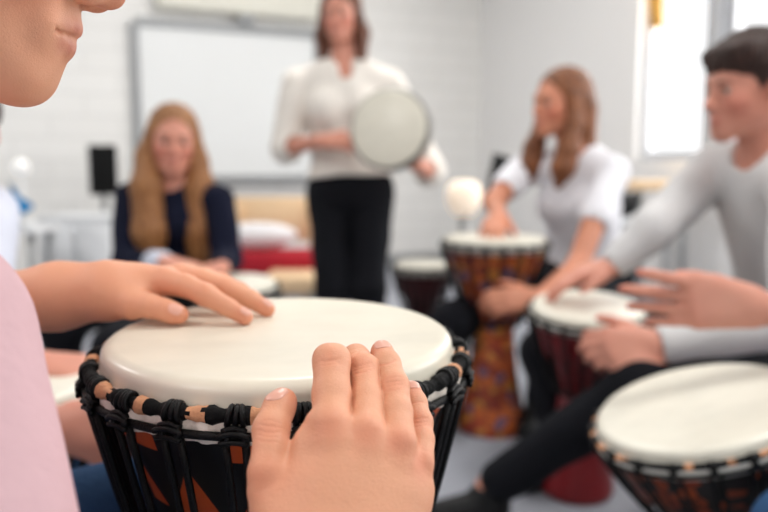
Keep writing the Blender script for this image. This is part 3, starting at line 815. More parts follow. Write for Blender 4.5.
def limb(g, pts, rr, k=.02):
    for (a, ra), (b, rb) in zip(zip(pts, rr), zip(pts[1:], rr[1:])): g.add(Cone(a, ra, b, rb), k)
def torso(g, nb, pel, sl, sr, fwd, s=1.0, inf=0, female=False, chest_only=False):
    """nb neck base, pel pelvis centre, sl/sr shoulder joints"""
    up = unit(nb-pel); x = unit(sr-sl); x = unit(x-up*np.dot(x, up)); f = unit(np.cross(up, x))
    if np.dot(f, fwd) < 0: f = -f; 
    M3 = np.stack([x, f, up]); L = np.linalg.norm(nb-pel)
    sw = np.linalg.norm(sr-sl)/2
    g.add(Ell(pel+up*L*.68-f*.004, ((sw*.80)*s+inf, .098*s+inf, .165*s+inf), M3), .03)
    g.add(Ell(pel+up*L*.34, ((.122)*s+inf, .088*s+inf, .16*s+inf), M3), .05)
    g.add(Ell(pel+up*.01, (.155*s+inf, .108*s+inf, .115*s+inf), M3), .05)
    g.add(Cone(nb-up*.035+x*.03, .042*s+inf, sr*.92+nb*.08, .042*s+inf), .05); g.add(Cone(nb-up*.035-x*.03, .042*s+inf, sl*.92+nb*.08, .042*s+inf), .05)
    if female:
        for q in (-1, 1): g.add(Ell(pel+up*L*.62+f*.075*s+x*q*.062*s, (.058*s+inf, .05*s+inf, .058*s+inf), M3), .035)
    return up, x, f
def folds(amp, sc, seed=0):
    r = np.random.RandomState(seed); ks = r.randn(7, 3)*sc; ph = r.rand(7)*6.28
    def fn(p):
        q = 0
        for k_, h_ in zip(ks, ph): q = q+np.sin(p[..., 0]*k_[0]+p[..., 1]*k_[1]+p[..., 2]*k_[2]*.7+h_)
        return amp*q/3
    return fn
def person(label, base, head, nb, pel, shoulders, elbows, wrists, hands, knees=None, ankles=None, toes=None, skin='skin_a', top=None, legs=None,
           sleeves=(.5, .5), s=1.0, h=.006, female=False, smile=0, hair=None, brow=None, seated=True, top_hem=-.04, arm_r=1.0, extra_cut=None, cuff=None,
           neck_r=.052, neckline=.055, top_kw=None, loose=.009, sleeve_loose=.008, shoes=None, top_name='shirt'):
    """shoulders/elbows/wrists = (left, right); sleeves = how far the cloth reaches, 0..2 (1 elbow, 2 wrist)"""
    base = np.array([base[0], base[1], base[2] if len(base) > 2 else 0.]); fwd = head['f']*np.array([1, 1, 0])
    g = SDF(); up, x, f = torso(g, nb, pel, *shoulders, fwd, s, 0, female)
    neck_sdf(g, head, nb-up*.02, neck_r, .03)
    head_sdf(g, head, smile)
    tints = head_tints(head, smile)
    AR = [.043*s*arm_r, .035*s*arm_r, .0235*s*arm_r]
    Hs = []
    for i in (0, 1):
        limb(g, [shoulders[i], elbows[i], wrists[i]], AR, .02)
        hd = hands[i]
        if hd is not None:
            hg, jj, nn = hand_sdf(wrists[i], side=(1, -1)[i] if 'side' not in hd else hd['side'], **{a: b for a, b in hd.items() if a != 'side'})
            g.grp(hg, .012); tints += tint_hand(jj)
    if knees is not None:
        for i in (0, 1):
            hipj = pel+x*(-1, 1)[i]*.085*s*(1 if np.dot(shoulders[1]-shoulders[0], x) > 0 else -1)-up*.02
            if ankles is not None:
                limb(g, [hipj, knees[i], ankles[i]], [.078*s, .055*s, .036*s], .03)
                if toes is not None: g.add(Cone(ankles[i]+np.array([0, 0, -.035]), .032, toes[i], .022), .02)
    o = sdf_obj('person', [(g, h)], base, M[skin], None, tints, 1)
    setp(o, label, 'person')
    face_parts(o, base, head, brow or M['brow'], smile)
    # top
    if top:
        c = SDF(); ct = SDF(); torso(ct, nb, pel, *shoulders, fwd, s, loose, female)
        ct.clip(Plane(-up, -np.dot(up, pel)-top_hem)); c.grp(ct, .01)
        for i in (0, 1):
            t = sleeves[i]; a, e, w = shoulders[i], elbows[i], wrists[i]; q = sleeve_loose
            if t <= 1: limb(c, [a, a+(e-a)*t], [AR[0]+q+.004, AR[0]+(AR[1]-AR[0])*t+q+.008], .02)
            else: limb(c, [a, e, e+(w-e)*(t-1)], [AR[0]+q+.004, AR[1]+q+.004, AR[1]+(AR[2]-AR[1])*(t-1)+q], .02)
        c.disp(folds(.0035, 28, 3))
        # neckline: cut a tilted ball around the neck
        c.cut(Ell(nb+f*.045*s+up*.035*s, (neckline, neckline*1.0, neckline*1.1), np.stack([x, f, up])), .006)
        for i in (0, 1):
            t = sleeves[i]
            if t <= 1: pt = shoulders[i]+(elbows[i]-shoulders[i])*t; dr_ = unit(elbows[i]-shoulders[i])
            else: pt = elbows[i]+(wrists[i]-elbows[i])*(t-1); dr_ = unit(wrists[i]-elbows[i])
            c.cut(Cone(pt+dr_*.052, .045, pt+dr_*.13, .045), .003)
            if t > 1.5: pass
        if extra_cut: extra_cut(c)
        sdf_obj(top_name, [(c, h)], base, M[top], o, None, 1)
    if legs and knees is not None:
        c = SDF(); q = .008
        M3 = np.stack([x, f, up])
        cp = SDF(); cp.add(Ell(pel+up*.005, (.155*s+q-.001, .108*s+q-.001, .115*s+q-.001), M3), .01)
        cp.clip(Plane(up, np.dot(up, pel)+.055)); c.grp(cp, .01)
        for i in (0, 1):
            hipj = pel+x*(-1, 1)[i]*.085*s*(1 if np.dot(shoulders[1]-shoulders[0], x) > 0 else -1)-up*.02
            kn, an = knees[i], ankles[i]
            limb(c, [hipj, kn, an+(kn-an)*.08], [.078*s+q, .055*s+q, .036*s+q+.004], .03)
        c.disp(folds(.003, 25, 5))
        sdf_obj('trousers', [(c, h)], base, M[legs], o, None, 1)
    if shoes and ankles is not None:
        for i in (0, 1):
            c = SDF(); an = ankles[i]; to = toes[i]
            c.add(Cone(an+np.array([0, 0, -.04]), .042, to, .034), .01); c.add(Cone(an+np.array([0, 0, -.01]), .042, an+np.array([0, 0, -.04]), .044), .02)
            c.clip(Plane((0, 0, -1), -.004)); c.clip(Plane((0, 0, 1), max(an[2]+.01, .07)))
            sdf_obj('shoe', [(c, h)], base, M[shoes], o, None, 1)
    if hair: hair(o, base, head)
    return o
def ridges(head, amp=.0022, n=60):
    def fn(p):
        q = (p-head['c']) @ head['M'].T
        a = np.arctan2(q[..., 0], q[..., 1])
        return amp*np.sin(a*n+6*np.sin(q[..., 2]*9))
    return fn
def hair_long(mat, length=.42, front=True, side=(1, 1), width=1.0, volume=0, part=.0, curls=None):
    def fn(o, base, hd):
        g = SDF(); E = lambda c, r: Ell(hp(hd, *c), np.array(r)*hd['s'], hd['M'])
        g.add(E((0, -.020, .040), (.084, .100, .088)), .01)
        g.add(E((0, -.045, -.03), (.078, .075, .10)), .03)
        g.cut(E((0, .085, -.025), (.064, .062, .098)), .012)          # face opening
        for i, x in enumerate((-1, 1)):
            if not side[i]: continue
            L = length if not isinstance(length, tuple) else length[i]
            a = hp(hd, x*.066, .012, .03); b = hp(hd, x*.080, .008, -.06)
            dn = np.array([0, 0, -1.])
            c = b+dn*.09+hd['f']*.03*front+hd['r']*x*.006; d = b+dn*L+hd['f']*(.055*front)+hd['r']*x*-.006
            g.add(Cone(a, .022, b, .027*width), .02); g.add(Cone(b, .027*width, c, .036*width), .02); g.add(Cone(c, .036*width, (c+d)/2, .040*width), .02)
            g.add(Cone((c+d)/2, .040*width, d, .016*width), .02)
        # back fall
        b = hp(hd, 0, -.07, -.02); d = b+np.array([0, 0, -.22])-hd['f']*.01
        g.add(Cone(b+hd['r']*.03, .045, d+hd['r']*.04, .035), .03); g.add(Cone(b-hd['r']*.03, .045, d-hd['r']*.04, .035), .03)
        g.disp(ridges(hd))
        sdf_obj('hair', [(g, .005)], base, M[mat], o, None, 1)
    return fn
def hair_short(mat):
    def fn(o, base, hd):
        g = SDF(); E = lambda c, r: Ell(hp(hd, *c), np.array(r)*hd['s'], hd['M'])
        g.add(E((0, -.016, .054), (.085, .102, .086)), .01)
        g.add(E((0, -.050, .0), (.074, .068, .075)), .03)
        g.add(E((0, -.022, .022), (.0815, .088, .078)), .01)
        g.add(Cone(hp(hd, -.045, .050, .085), .022*hd['s'], hp(hd, .040, .072, .078), .016*hd['s']), .03)   # swept fringe
        for x, z in ((-.055, .052), (-.03, .046), (0, .048), (.03, .044), (.055, .050)): g.add(Cone(hp(hd, x*.8, .070, .085), .013*hd['s'], hp(hd, x, .088-abs(x)*.45, z), .006*hd['s']), .010)
        for x in (-1, 1): g.add(Cone(hp(hd, x*.074, .012, .045), .014*hd['s'], hp(hd, x*.075, .020, -.015), .006*hd['s']), .012)
        g.cut(E((0, .088, -.045), (.070, .060, .085)), .008)
        for x in (-1, 1): g.cut(E((x*.083, .002, -.015), (.022, .030, .034)), .006)
        g.disp(ridges(hd, .0026, 44))
        sdf_obj('hair', [(g, .0045)], base, M[mat], o, None, 1)
    return fn
def stool(x, y, z, yaw=0, label=''):
    r = empty('stool', (x, y, 0), label, 'stool', rot=(0, 0, yaw))
    bm = bmesh.new(); add_lathe(bm, [(0, z), (.14, z), (.155, z-.008), (.155, z-.022), (.14, z-.03), (0, z-.03)], 32); obj('seat', bm, M['birch'], r)
    for k in range(4):
        a = PI/4+k*PI/2
        bm = bmesh.new(); add_tube(bm, [(.10*math.cos(a), .10*math.sin(a), z-.025), (.16*math.cos(a), .16*math.sin(a), 0)], .011, 8); obj('leg', bm, M['alu'], r)
A = np.array
def gnd(p, z=0): return A([p[0], p[1], z])

# ---- the girl with long blonde hair (2.45 m)
def blonde():
    hd = head_frame(P(173, 141, 2.45), (.30, -.93, -.10), roll=.08, s=.98)
    nb = P(174, 184, 2.50); pel = P(170, 272, 2.58)
    sh = (P(219, 200, 2.46), P(130, 199, 2.50))      # her left is on the right of the picture
    el = (P(227, 258, 2.40), P(126, 262, 2.42))
    wr = (P(222, 268, 2.26), P(166, 263, 2.26))
    hands = (dict(f=(-.85, -.45, -.12), n=(0, -.15, 1), curl=(12, 18, 10)), dict(f=(.95, -.25, -.18), n=(0, -.2, 1), curl=(14, 16, 12)))
    kn = (P(116, 347, 2.02), P(62, 328, 2.18)); an = (gnd(kn[0]+A([0, .05, 0]), .09), gnd(kn[1]+A([-.02, .05, 0]), .09))
    to = tuple(a+A([0, -.14, -.055]) for a in an)
    b = gnd(pel)
    o = person('smiling girl with long blonde hair in a navy cardigan, seated at a djembe', b, hd, nb, pel, sh, el, wr, hands, kn, an, to, 'skin_c',
        'navy', 'dark', (1.88, 1.85), .94, female=True, smile=.6, hair=hair_long('h_blonde', (.36, .38), True, (1, 1), 1.35), shoes='black', top_name='cardigan')
    # pale cuff
    bm = bmesh.new(); w0 = wr[1]; e0 = el[1]; t = w0-e0
    add_tube(bm, [e0+t*.70-b, e0+t*.95-b], [.040, .036], 16); obj('cuff', bm, M['pale_blue'], o)
    stool(pel[0], pel[1], pel[2]-.15, 0, 'stool under the girl with long blonde hair')
blonde()

# ---- the teacher (3.1 m)
def teacher():
    D = 3.1
    hd = head_frame(P(341, 15, D), (-.22, -.96, -.14), roll=-.04, s=1.0)
    nb = P(344, 66, D+.05); pel = P(350, 190, D+.05)
    sh = (P(389, 86, D+.04), P(297, 86, D+.04))
    el = (P(430, 172, D+.02), P(286, 148, D+.02))
    wr = (P(416, 164, D-.20), P(320, 141, D-.14))
    hands = (dict(f=(-.55, .0, .65), n=(.5, .8, .1), curl=(5, 10, 10)), dict(f=(.88, -.1, .0), n=(-.1, -.75, .6), curl=(18, 25, 20)))
    kn = (P(369, 290, D-.02), P(332, 290, D-.02)); an = (gnd(P(376, 380, D+.02), .09), gnd(P(330, 380, D+.02), .09)); to = tuple(a+A([0, -.15, -.05]) for a in an)
    b = gnd(pel)
    def bob(o, base, h):
        g = SDF(); E = lambda c, r: Ell(hp(h, *c), np.array(r)*h['s'], h['M'])
        g.add(E((0, -.020, .040), (.084, .100, .088)), .01); g.add(E((0, -.045, -.05), (.085, .065, .11)), .03)
        g.cut(E((0, .085, -.03), (.060, .062, .10)), .012)
        for x in (-1, 1):
            a = hp(h, x*.066, .01, .03); c = hp(h, x*.084, .005, -.08); d = hp(h, x*.082, .025, -.165)
            g.add(Cone(a, .022, c, .032), .02); g.add(Cone(c, .032, d, .024), .02)
        g.disp(ridges(h)); sdf_obj('hair', [(g, .005)], base, M['h_teach'], o, None, 1)
    def vneck(c):
        c.cut(Cone(nb+A([.01, -.10, -.0]), .045, nb+A([.015, -.10, -.09]), .012), .006)
    o = person('woman in a white blouse and dark jeans standing and holding a round frame drum', b, hd, nb, pel, sh, el, wr, hands, kn, an, to, 'skin_c',
        'blouse', 'dark', (1.12, 1.08), 1.10, female=True, hair=bob, smile=.5, extra_cut=vneck, top_hem=.05, loose=.022, sleeve_loose=.020, shoes='black', neckline=.05, top_name='blouse')
    c = P(388, 128, D-.36); hn = unit((-.30, -.93, .14)); r = empty('frame_drum', c, 'round frame drum with a cream skin held up by the standing woman', 'drum')
    q = Vector((0, 0, 1)).rotation_difference(Vector(hn)); r.rotation_euler = q.to_euler()
    rr = R(39.5, D-.36)
    bm = bmesh.new(); add_lathe(bm, [(0, .0), (rr-.008, .0), (rr-.002, -.003), (rr, -.010), (rr-.001, -.014), (rr-.006, -.012), (0, -.003)], 64); obj('drum_head', bm, M['drumskin_b'], r)
    bm = bmesh.new(); add_lathe(bm, [(rr, -.006), (rr+.005, -.008), (rr+.006, -.070), (rr-.004, -.070), (rr-.004, -.012)], 64); obj('frame', bm, plain('olive_frame', (84, 78, 66), .5), r)
    bm = bmesh.new(); add_tube(bm, [(( rr+.006)*math.cos(t), (rr+.006)*math.sin(t), -.02) for t in np.linspace(0, 2*PI, 49)[:-1]], .004, 8, closed=True); obj('hoop', bm, M['alu'], r)
teacher()

# ---- the girl in the white T-shirt (2.45 m)
def whitegirl():
    hd = head_frame(P(561, 104, 2.46), (-.86, -.45, -.02), roll=.05, s=.97)
    nb = P(578, 152, 2.50); pel = P(585, 275, 2.62)
    sh = (P(612, 172, 2.40), P(520, 172, 2.58))
    el = (P(578, 266, 2.26), P(494, 202, 2.46))
    wr = (P(537, 300, 2.07), P(500, 218, 2.36))
    hands = (dict(f=(-.98, .02, -.02), n=(.05, -.85, .5), curl=(22, 30, 20)), dict(f=(-.3, -.9, -.12), n=(.1, -.15, 1), curl=(18, 20, 12)))
    kn = (P(553, 345, 2.18), P(452, 322, 2.25)); an = (gnd(P(538, 440, 2.36), .09), gnd(P(446, 440, 2.36), .09)); to = tuple(a+A([-.06, -.13, -.055]) for a in an)
    b = gnd(pel)
    person('smiling girl with long brown hair in a white T-shirt, seated behind a patterned djembe', b, hd, nb, pel, sh, el, wr, hands, kn, an, to, 'skin_b',
        'tee', 'dark', (.50, .50), .97, female=True, smile=.9, hair=hair_long('h_brown', (.20, .19), True, (1, 1), .95), shoes='black', top_hem=.03, top_name='t_shirt', neckline=.045)
    stool(pel[0], pel[1], pel[2]-.15, 0, 'stool under the girl in the white T-shirt')
whitegirl()

# ---- the boy in grey (1.65 m)
def boy():
    hd = head_frame(P(750, 90, 1.66), (-.97, -.22, -.08), roll=.0, s=.99)
    nb = P(768, 152, 1.70); pel = P(790, 330, 1.88)
    sh = (P(800, 196, 1.52), P(712, 172, 1.84))      # his left shoulder is nearer
    el = (P(800, 322, 1.46), P(655, 228, 1.74))
    wr = (P(655, 346, 1.50), P(614, 264, 1.76))
    hands = (dict(f=(-.97, .12, -.05), n=(.1, -.85, .45), curl=(35, 50, 30), spread=3, s=1.08), dict(f=(-.90, .1, -.30), n=(-.25, -.1, 1), curl=(10, 16, 10)))
    kn = (P(642, 388, 1.50), P(545, 352, 1.98)); an = (gnd(P(490, 500, 1.70), .09), gnd(P(560, 470, 1.92), .09)); to = (an[0]+A([-.12, -.02, -.055]), an[1]+A([-.10, -.04, -.055]))
    b = gnd(pel)
    person('boy with short dark hair in a grey sweater and black jeans, seen in profile', b, hd, nb, pel, sh, el, wr, hands, kn, an, to, 'skin_c',
        'grey', 'dark', (1.9, 1.9), 1.0, smile=0, hair=hair_short('h_dark'), brow=M['h_dark'], shoes='black', loose=.014, sleeve_loose=.013, top_name='sweater', neck_r=.055)
    stool(pel[0], pel[1], pel[2]-.13, 0, 'stool under the boy in grey')
boy()

# ---- the drummer whose arm comes in from the right (1.2 m)
def rightone():
    hd = head_frame(P(930, 60, 1.30), (-.95, .2, -.2), s=1.0)
    nb = P(950, 150, 1.32); pel = P(985, 420, 1.36)
    sh = (P(925, 190, 1.14), P(930, 190, 1.50))
    el = (P(900, 330, 1.10), P(905, 400, 1.45)); wr = (P(752, 307, 1.16), P(830, 430, 1.35))
    hands = (dict(f=(-.96, .12, .06), n=(.12, -.95, .15), curl=(8, 10, 6), spread=4, thumb=(.95, .36, .1), s=1.08,
                  curls=[(-22, 6, 4), (6, 8, 6), (10, 10, 6), (14, 12, 8)]), dict(f=(-.9, -.3, -.2), n=(0, 0, 1)))
    kn = (P(815, 540, .90), P(790, 440, 1.50)); an = (gnd(kn[0]+A([.04, .02, 0]), .09), gnd(kn[1]+A([.05, 0, 0]), .09)); to = tuple(a+A([-.13, 0, -.055]) for a in an)
    b = gnd(pel)
    person('person at the right edge in jeans holding a bare hand over the rust brown djembe', b, hd, nb, pel, sh, el, wr, hands, kn, an, to, 'skin_c',
        'tee', 'jeans', (.6, .6), 1.0, hair=hair_short('h_dark'), shoes='shoe', top_hem=.03, top_name='t_shirt')
    stool(pel[0], pel[1], pel[2]-.13, 0, 'stool under the person at the right edge')
rightone()

# ---- the neighbour at the left, mostly hidden (1.1 m)
def neighbour():
    hd = head_frame(P(-50, 128, 1.38), (.5, -.75, -.15), s=.98)
    nb = P(-62, 190, 1.42); pel = P(-80, 440, 1.42)
    sh = (P(-10, 215, 1.40), P(-120, 225, 1.32))
    el = (P(-55, 412, 1.0), P(-90, 350, 1.16)); wr = (P(72, 427, .885), P(20, 366, 1.08))
    hands = (dict(f=(.95, -.1, .1), n=(.1, -.8, .4), curl=(25, 25, 15)), dict(f=(.98, -.05, -.06), n=(0, -.2, 1), curl=(8, 10, 8)))
    kn = (P(96, 485, 1.22), P(-110, 520, .92)); an = (gnd(kn[0]+A([0, .03, 0]), .09), gnd(kn[1]+A([-.03, .05, 0]), .09)); to = tuple(a+A([.05, -.13, -.055]) for a in an)
    b = gnd(pel)
    person('child in a pale shirt and blue jeans at the left edge behind the player', b, hd, nb, pel, sh, el, wr, hands, kn, an, to, 'skin_c',
        'pale_blue', 'jeans', (.75, .75), .95, hair=hair_short('h_dark'), shoes='shoe')
    stool(pel[0], pel[1], pel[2]-.12, 0, 'stool under the child in jeans at the left edge')
neighbour()

# ---- the player in pink: close to the camera, so head, hands and body get their own resolution
def player():
    base = A([-.42, .47, 0])
    hf = unit((.93, .20, -.27)); hd = head_frame((0, 0, 0), hf, s=.97)
    hd['c'] = P(20, 98, .455)-hp(hd, 0, .072, -.1065)
    nb = hd['c']+A([-.055, .0, -.17]); pel = A([-.44, .48, .47])
    shR, shL = A([-.230, .335, .736]), A([-.405, .60, .730])
    elR, elL = A([-.121, .20, .530]), A([-.475, .69, .672])
    wrR = P(336, 590, .372); wrL = P(100, 290, .655)
    hdsdf = SDF(); head_sdf(hdsdf, hd, lip=-.0055, chin=-.005); neck_sdf(hdsdf, hd, nb, .047, .03); hdsdf.add(Ell(hp(hd, 0, 0, -.04), (.055, .05, .04), hd['M']), .02)
    body = SDF(); torso(body, nb, pel, shL, shR, A([.9, .3, 0]), .86)
    body.add(Cone(nb, .045, nb-A([0, 0, .05]), .05), .02)
    limb(body, [shR, elR], [.038, .030], .02); limb(body, [shL, elL], [.038, .031], .02)
    kn = (A([-.04, .80, .47]), A([-.06, .30, .44])); an = (A([-.05, .82, .09]), A([-.05, .28, .09])); to = tuple(a+A([.14, 0, -.055]) for a in an)
    xx = unit(shR-shL); hips = (pel-xx*.075, pel+xx*.075)
    for i in (0, 1): limb(body, [hips[i], kn[i], an[i]], [.068, .05, .034], .03); body.add(Cone(an[i]-A([0, 0, .03]), .03, to[i], .02), .02)
    # right hand, back towards the camera
    def chain(pts, k=.003):
        g = SDF(); q = [(P(x, y, d), R(r, d)) for x, y, d, r in pts]
        for (a, ra), (b, rb) in zip(q, q[1:]): g.add(Cone(a, ra, b, rb), k)
        return g, q
    idx, qi = chain([(332, 428, .402, 20.5), (331.5, 394, .418, 19.0), (331.5, 363, .434, 18.2), (329, 359, .454, 15), (325, 367, .472, 11.8)])
    mid, qm = chain([(367, 434, .402, 19.5), (367, 400, .423, 15.8), (363.5, 369, .444, 15.4), (356, 358, .461, 13.4), (350, 362, .478, 11)])
    rin, qr = chain([(398, 442, .404, 18.5), (397, 412, .420, 15.2), (394, 386, .436, 14.8), (387, 364, .452, 13.2), (382, 352, .463, 11.6)])
    pin, qp = chain([(419, 462, .408, 15.5), (421, 440, .420, 12.8), (420, 422, .431, 12.4), (415.5, 403, .444, 11.2), (411.5, 391, .453, 10)])
    thu, qt = chain([(268, 472, .392, 21), (271, 448, .400, 17.5), (271, 430, .408, 18.2), (279, 408, .420, 15.8), (283, 402, .425, 14.2)])
    idx.add(Cone(P(326, 357, .437), R(12.5, .437), P(337, 357, .437), R(12.5, .437)), .003)
    F = SDF(); F.grp(idx, .0005)
    for f_ in (mid, rin, pin): F.grp(f_, .0004)
    palm = SDF(); pc = lambda a, b, k=.02: palm.add(Cone(P(*a[:3]), R(a[3], a[2]), P(*b[:3]), R(b[3], b[2])), k)
    pc((318, 590, .372, 38), (328, 449, .399, 23)); pc((330, 590, .372, 38), (365, 454, .401, 21)); pc((345, 590, .372, 38), (393, 466, .403, 20)); pc((350, 590, .374, 36), (412, 487, .407, 18))
    pc((300, 560, .378, 40), (270, 490, .392, 23)); pc((345, 520, .393, 38), (350, 476, .402, 32)); pc((317, 424, .402, 13), (311, 446, .400, 17), .006); pc((311, 446, .400, 17), (303, 488, .396, 22), .006); pc((393, 505, .402, 27), (378, 560, .388, 36)); pc((318, 500, .393, 30), (300, 540, .385, 34))
    rh = SDF(); rh.grp(palm, .01); rh.grp(F, .0045); rh.grp(thu, .003)
    rh.add(Cone(wrR, .0255, wrR+(elR-wrR)*.2, .024), .02)
    rh.add(Cone(P(331, 424, .398), R(15, .4), P(332, 438, .396), R(17, .4)), .008)
    rh.add(Cone(P(367, 432, .399), R(13, .4), P(367, 446, .397), R(15, .4)), .008); rh.add(Cone(P(399, 446, .402), R(12, .4), P(397, 460, .400), R(14, .4)), .008)
    # creases over the joints: fine folds across each knuckle
    toC = unit(A([0, 0, CAMZ])-P(360, 400, .42))
    crease = []; tC = []
    def surf(sd, p, n):
        p = np.array(p)+n*.02
        for _ in range(40): p = p-n*float(np.clip(sd.ev(p[None])[0], -.002, .002))
        return p
    for (ch, rows, w) in ((qi, ((0, 2), (-.0025, 2), (.0025, 2)), .0055), (qm, ((0, 2), (-.0032, 2), (.003, 2), (.001, 3)), .0060), (qr, ((0, 2), (-.003, 2), (.003, 2), (.0055, 2), (.0005, 3)), .0055),
                          (qp, ((0, 2), (-.0028, 2), (.0026, 2), (0, 3)), .0045), (qt, ((0, 2), (-.003, 2), (.003, 2), (.006, 2), (-.006, 2)), .0062)):
        for off, ji in rows:
            j = ch[ji][0]; t = unit(ch[ji+1][0]-ch[ji-1][0]); lat = unit(np.cross(t, toC)); c0 = j+t*off
            ww = w*rng.uniform(.7, 1.0); bow = rng.uniform(-.0012, .0012)
            pts = [surf(rh, c0+lat*ww*s_+t*(bow*(1-s_*s_)+rng.uniform(-.0003, .0003)), toC) for s_ in (-1, -.6, -.2, .2, .6, 1)]
            crease.append((pts, rng.uniform(.55, 1)*(1 if abs(off) < .004 else .6)))
            for a_, b_ in zip(pts, pts[1:]):
                for q_ in (0, .33, .66): tC.append((a_+(b_-a_)*q_, .0010, .22, 0))
    def crease_fn(p):
        out = np.zeros(p.shape[:-1])
        grid = p.ndim == 4
        for pts, am in crease:
            lo = np.min(pts, 0)-.003; hi = np.max(pts, 0)+.003
            if grid:
                st = p[1, 0, 0, 0]-p[0, 0, 0, 0]; o_ = p[0, 0, 0]
                i0 = np.clip(np.floor((lo-o_)/st).astype(int), 0, p.shape[:3]); i1 = np.clip(np.ceil((hi-o_)/st).astype(int)+1, 0, p.shape[:3])
                sl = tuple(slice(x_, y_) for x_, y_ in zip(i0, i1))
            else: sl = Ellipsis
            q = p[sl]; dm = np.full(q.shape[:-1], 1.)
            if dm.size == 0: continue
            for a_, b_ in zip(pts, pts[1:]): dm = np.minimum(dm, Cone(a_, 0, b_, 0).d(q))
            out[sl] += am*.00055*np.exp(-(dm/.0009)**2)
        return out
    rh.disp(crease_fn)
    larm = SDF(); limb(larm, [elR, wrR], [.033, .0255], .01)
    tR = []
    tR += tC
    for q_ in (qi, qm, qr, qp): tR += [(q_[0][0]+toC*.010, .0095, .34, 0), (q_[2][0]+toC*.008, .0075, .28, 0), (q_[-1][0], .010, .38, 0)]
    tR += [(qt[2][0]+toC*.01, .008, .25, 0), (qt[-1][0], .012, .38, 0), (qt[0][0]+toC*.01, .012, .22, 0)]
    # left hand, resting on the far side of the skin
    th, lt = chain([(134, 304, .638, 15), (150, 306, .633, 12), (164, 309.5, .631, 11), (172, 312.5, .631, 10.6), (179, 314.5, .630, 9.6)])
    ix, li = chain([(166, 282, .658, 13.5), (186, 286, .650, 11.6), (206, 295, .642, 11.4), (228, 307.5, .637, 9.2), (245, 317, .634, 8)])
    md, lm = chain([(182, 277, .680, 13.5), (203, 280.5, .678, 11), (226, 288, .674, 10.4), (250, 299, .670, 9.2), (267, 309, .667, 8.2)])
    rg, lr = chain([(186, 275, .705, 12), (205, 278, .706, 10), (222, 283, .705, 9.6), (240, 291, .703, 8.4), (254, 299, .700, 7.6)])
    pk, lp = chain([(180, 276, .728, 11), (196, 281, .734, 8.8), (208, 285, .736, 8.4), (220, 292, .736, 7.4), (228, 298, .736, 6.8)])
    F2 = SDF(); F2.grp(ix, .001)
    for f_ in (md, rg, pk): F2.grp(f_, .001)
    pl = SDF()
    for a_, b_ in (((106, 290, .657, 22), (163, 281, .660, 12.5)), ((108, 289, .665, 21), (178, 279, .680, 14)), ((110, 288, .68, 18), (182, 277, .703, 12.5)), ((112, 289, .69, 17), (176, 279, .725, 11)),
                   ((108, 296, .650, 20), (132, 303, .643, 17)), ((118, 290, .66, 20), (136, 284, .668, 16))):
        pl.add(Cone(P(*a_[:3]), R(a_[3], a_[2]), P(*b_[:3]), R(b_[3], b_[2])), .014)
    lh = SDF(); lh.grp(pl, .01); lh.grp(F2, .005); lh.grp(th, .003)
    lh.add(Cone(P(104, 290, .658), R(22.5, .658), P(60, 296, .664), R(30, .664)), .02)
    lh.add(Cone(P(60, 296, .664), R(30, .664), elL, .037), .02)
    tL = [(q_[-1][0], .010, .38, 0) for q_ in (lt, li, lm, lr)]+[(q_[2][0], .008, .25, 0) for q_ in (li, lm, lr, lt)]+[(q_[0][0], .010, .25, 0) for q_ in (li, lm)]
    # body arm roots
    body.add(Cone(shL, .038, elL, .036), .02)
    o = sdf_obj('person', [(hdsdf, .0016), (body, .006), (larm, .003), (rh, .00062), (lh, .0010)], base, M['skin_boy'], None, head_tints(hd)+tR+tL, 1)
    setp(o, 'child in a pink shirt close at the left, both hands on the large djembe', 'person')
    face_parts(o, base, hd, M['brow'])
    # nails
    upv = A([0, 0, 1.])
    nail('fingernail', o, base, rh, qt[3][0], qt[4][0], unit(toC*1.1+A([-.55, 0, .3])+upv*.35), .0118, .0140, -.0015)
    nail('fingernail', o, base, rh, qr[3][0], qr[4][0], unit(toC*.55+upv*.8), .0098, .0105, -.003)
    nail('fingernail', o, base, rh, qp[3][0], qp[4][0], unit(toC*.6+upv*.75+A([.2, 0, 0])), .0082, .0090, -.003)
    nail('fingernail', o, base, rh, qi[3][0], qi[4][0], unit(toC*.1+upv*.5+A([-.8, .2, 0])), .0105, .0105, -.002)
    nail('fingernail', o, base, rh, qm[3][0], qm[4][0], unit(upv), .0100, .0105, -.002)
    nail('fingernail', o, base, lh, lt[3][0], lt[4][0], unit(toC*.8+upv*.45+A([.1, 0, 0])), .0105, .0115, -.003)
    nail('fingernail', o, base, lh, li[3][0], li[4][0], unit(toC*.35+upv*.8+A([.25, 0, 0])), .0090, .0100, -.003)
    nail('fingernail', o, base, lh, lm[3][0], lm[4][0], unit(toC*.3+upv*.8+A([.25, 0, 0])), .0090, .0105, -.003)
    nail('fingernail', o, base, lh, lr[3][0], lr[4][0], unit(upv*.9+A([.25, 0, 0])), .0085, .0100, -.003)
    # pink shirt
    c = SDF(); ct = SDF(); up, x, f = torso(ct, nb, pel, shL, shR, A([.9, .3, 0]), .86, .012)
    ct.clip(Plane(-up, -np.dot(up, pel)+.06)); c.grp(ct, .01)
    limb(c, [shR, shR+(elR-shR)*.9], [.060, .058], .03); limb(c, [shL, shL+(elL-shL)*.6], [.050, .046], .03)
    c.disp(folds(.003, 24, 8))
    c.cut(Ell(nb+f*.03+up*.04, (.05, .055, .055), np.stack([x, f, up])), .006)
    sdf_obj('shirt', [(c, .004)], base, M['pink'], o, None, 2)
    c = SDF()
    for i in (0, 1): limb(c, [hips[i], kn[i], an[i]+(kn[i]-an[i])*.08], [.076, .058, .044], .03)
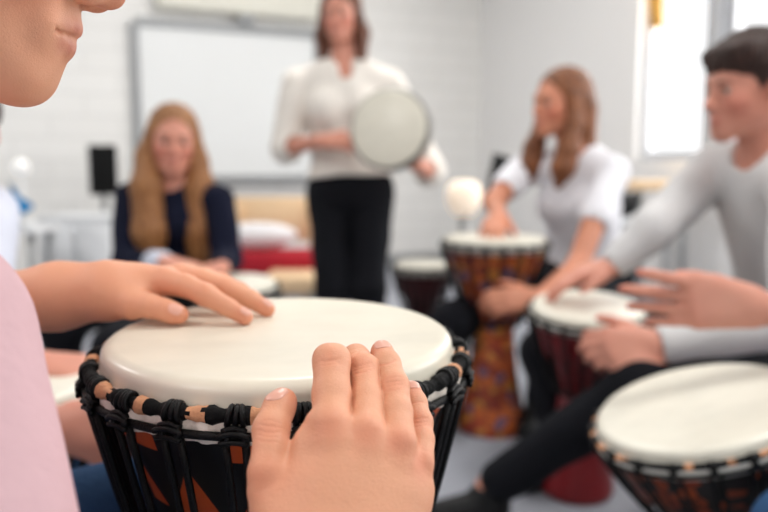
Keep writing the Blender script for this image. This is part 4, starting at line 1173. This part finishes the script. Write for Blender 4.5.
    cp = SDF(); cp.add(Ell(pel, (.14, .11, .11), np.stack([x, f, up])), .02); cp.clip(Plane(up, np.dot(up, pel)+.05)); c.grp(cp, .01); c.disp(folds(.003, 25, 5))
    sdf_obj('trousers', [(c, .006)], base, M['jeans'], o)
    for i in (0, 1):
        c = SDF(); c.add(Cone(an[i]-A([0, 0, .04]), .040, to[i], .032), .01); c.add(Cone(an[i], .038, an[i]-A([0, 0, .04]), .042), .02)
        c.clip(Plane((0, 0, -1), -.004)); c.clip(Plane((0, 0, 1), .11)); sdf_obj('shoe', [(c, .005)], base, M['shoe'], o)
    hair_short('h_dark')(o, base, hd)
    stool(pel[0], pel[1], pel[2]-.115, 0, 'stool under the child in pink')
player()

# ================================================================== light
wd = bpy.data.worlds.new('world'); sc.world = wd; wd.use_nodes = True
bg = wd.node_tree.nodes['Background']; bg.inputs[0].default_value = (.98, .99, 1, 1); bg.inputs[1].default_value = 3.6
for a, b, pw in ((1.86, 3.4, 150), (4.2, 5.9, 150)):
    arealight('window_daylight', room(-.2, (a+b)/2, 1.65), (RU[0], RU[1], -.12), b-a, 1.6, pw, (1, .98, .95))
arealight('rear_fill', room(3.3, 8.65, 1.7), (-RV[0], -RV[1], -.12), 3.8, 1.8, 45, (1, .99, .97))  # unseen soft fill added behind the camera, at the rear wall openings
for (u, v) in ((2, 2), (5.2, 2), (2, 5), (5.2, 5)):
    r = rempty('ceiling_fill_panel', u, v, 2.86, 'unseen square white panel added in the ceiling as fill light', 'ceiling light', 'added ceiling fill panels')
    rbox('diffuser', u-.3, u+.3, v-.3, v+.3, 2.865, 2.88, M['lamp'], r); rbox('frame', u-.33, u+.33, v-.33, v+.33, 2.88, 2.9, M['white'], r)
    arealight('ceiling_fill', room(u, v, 2.85), (0, 0, -1), .6, .6, 78, (1, .975, .94))  # fill light added under each unseen panel
sc.view_settings.view_transform = 'Standard'; sc.view_settings.look = 'None'; sc.view_settings.gamma = 1; sc.view_settings.exposure = -1.36
sc.view_settings.use_curve_mapping = False
sc.cycles.max_bounces = 8; sc.cycles.diffuse_bounces = 4; sc.cycles.sample_clamp_indirect = 6
sc.cycles.use_denoising = True
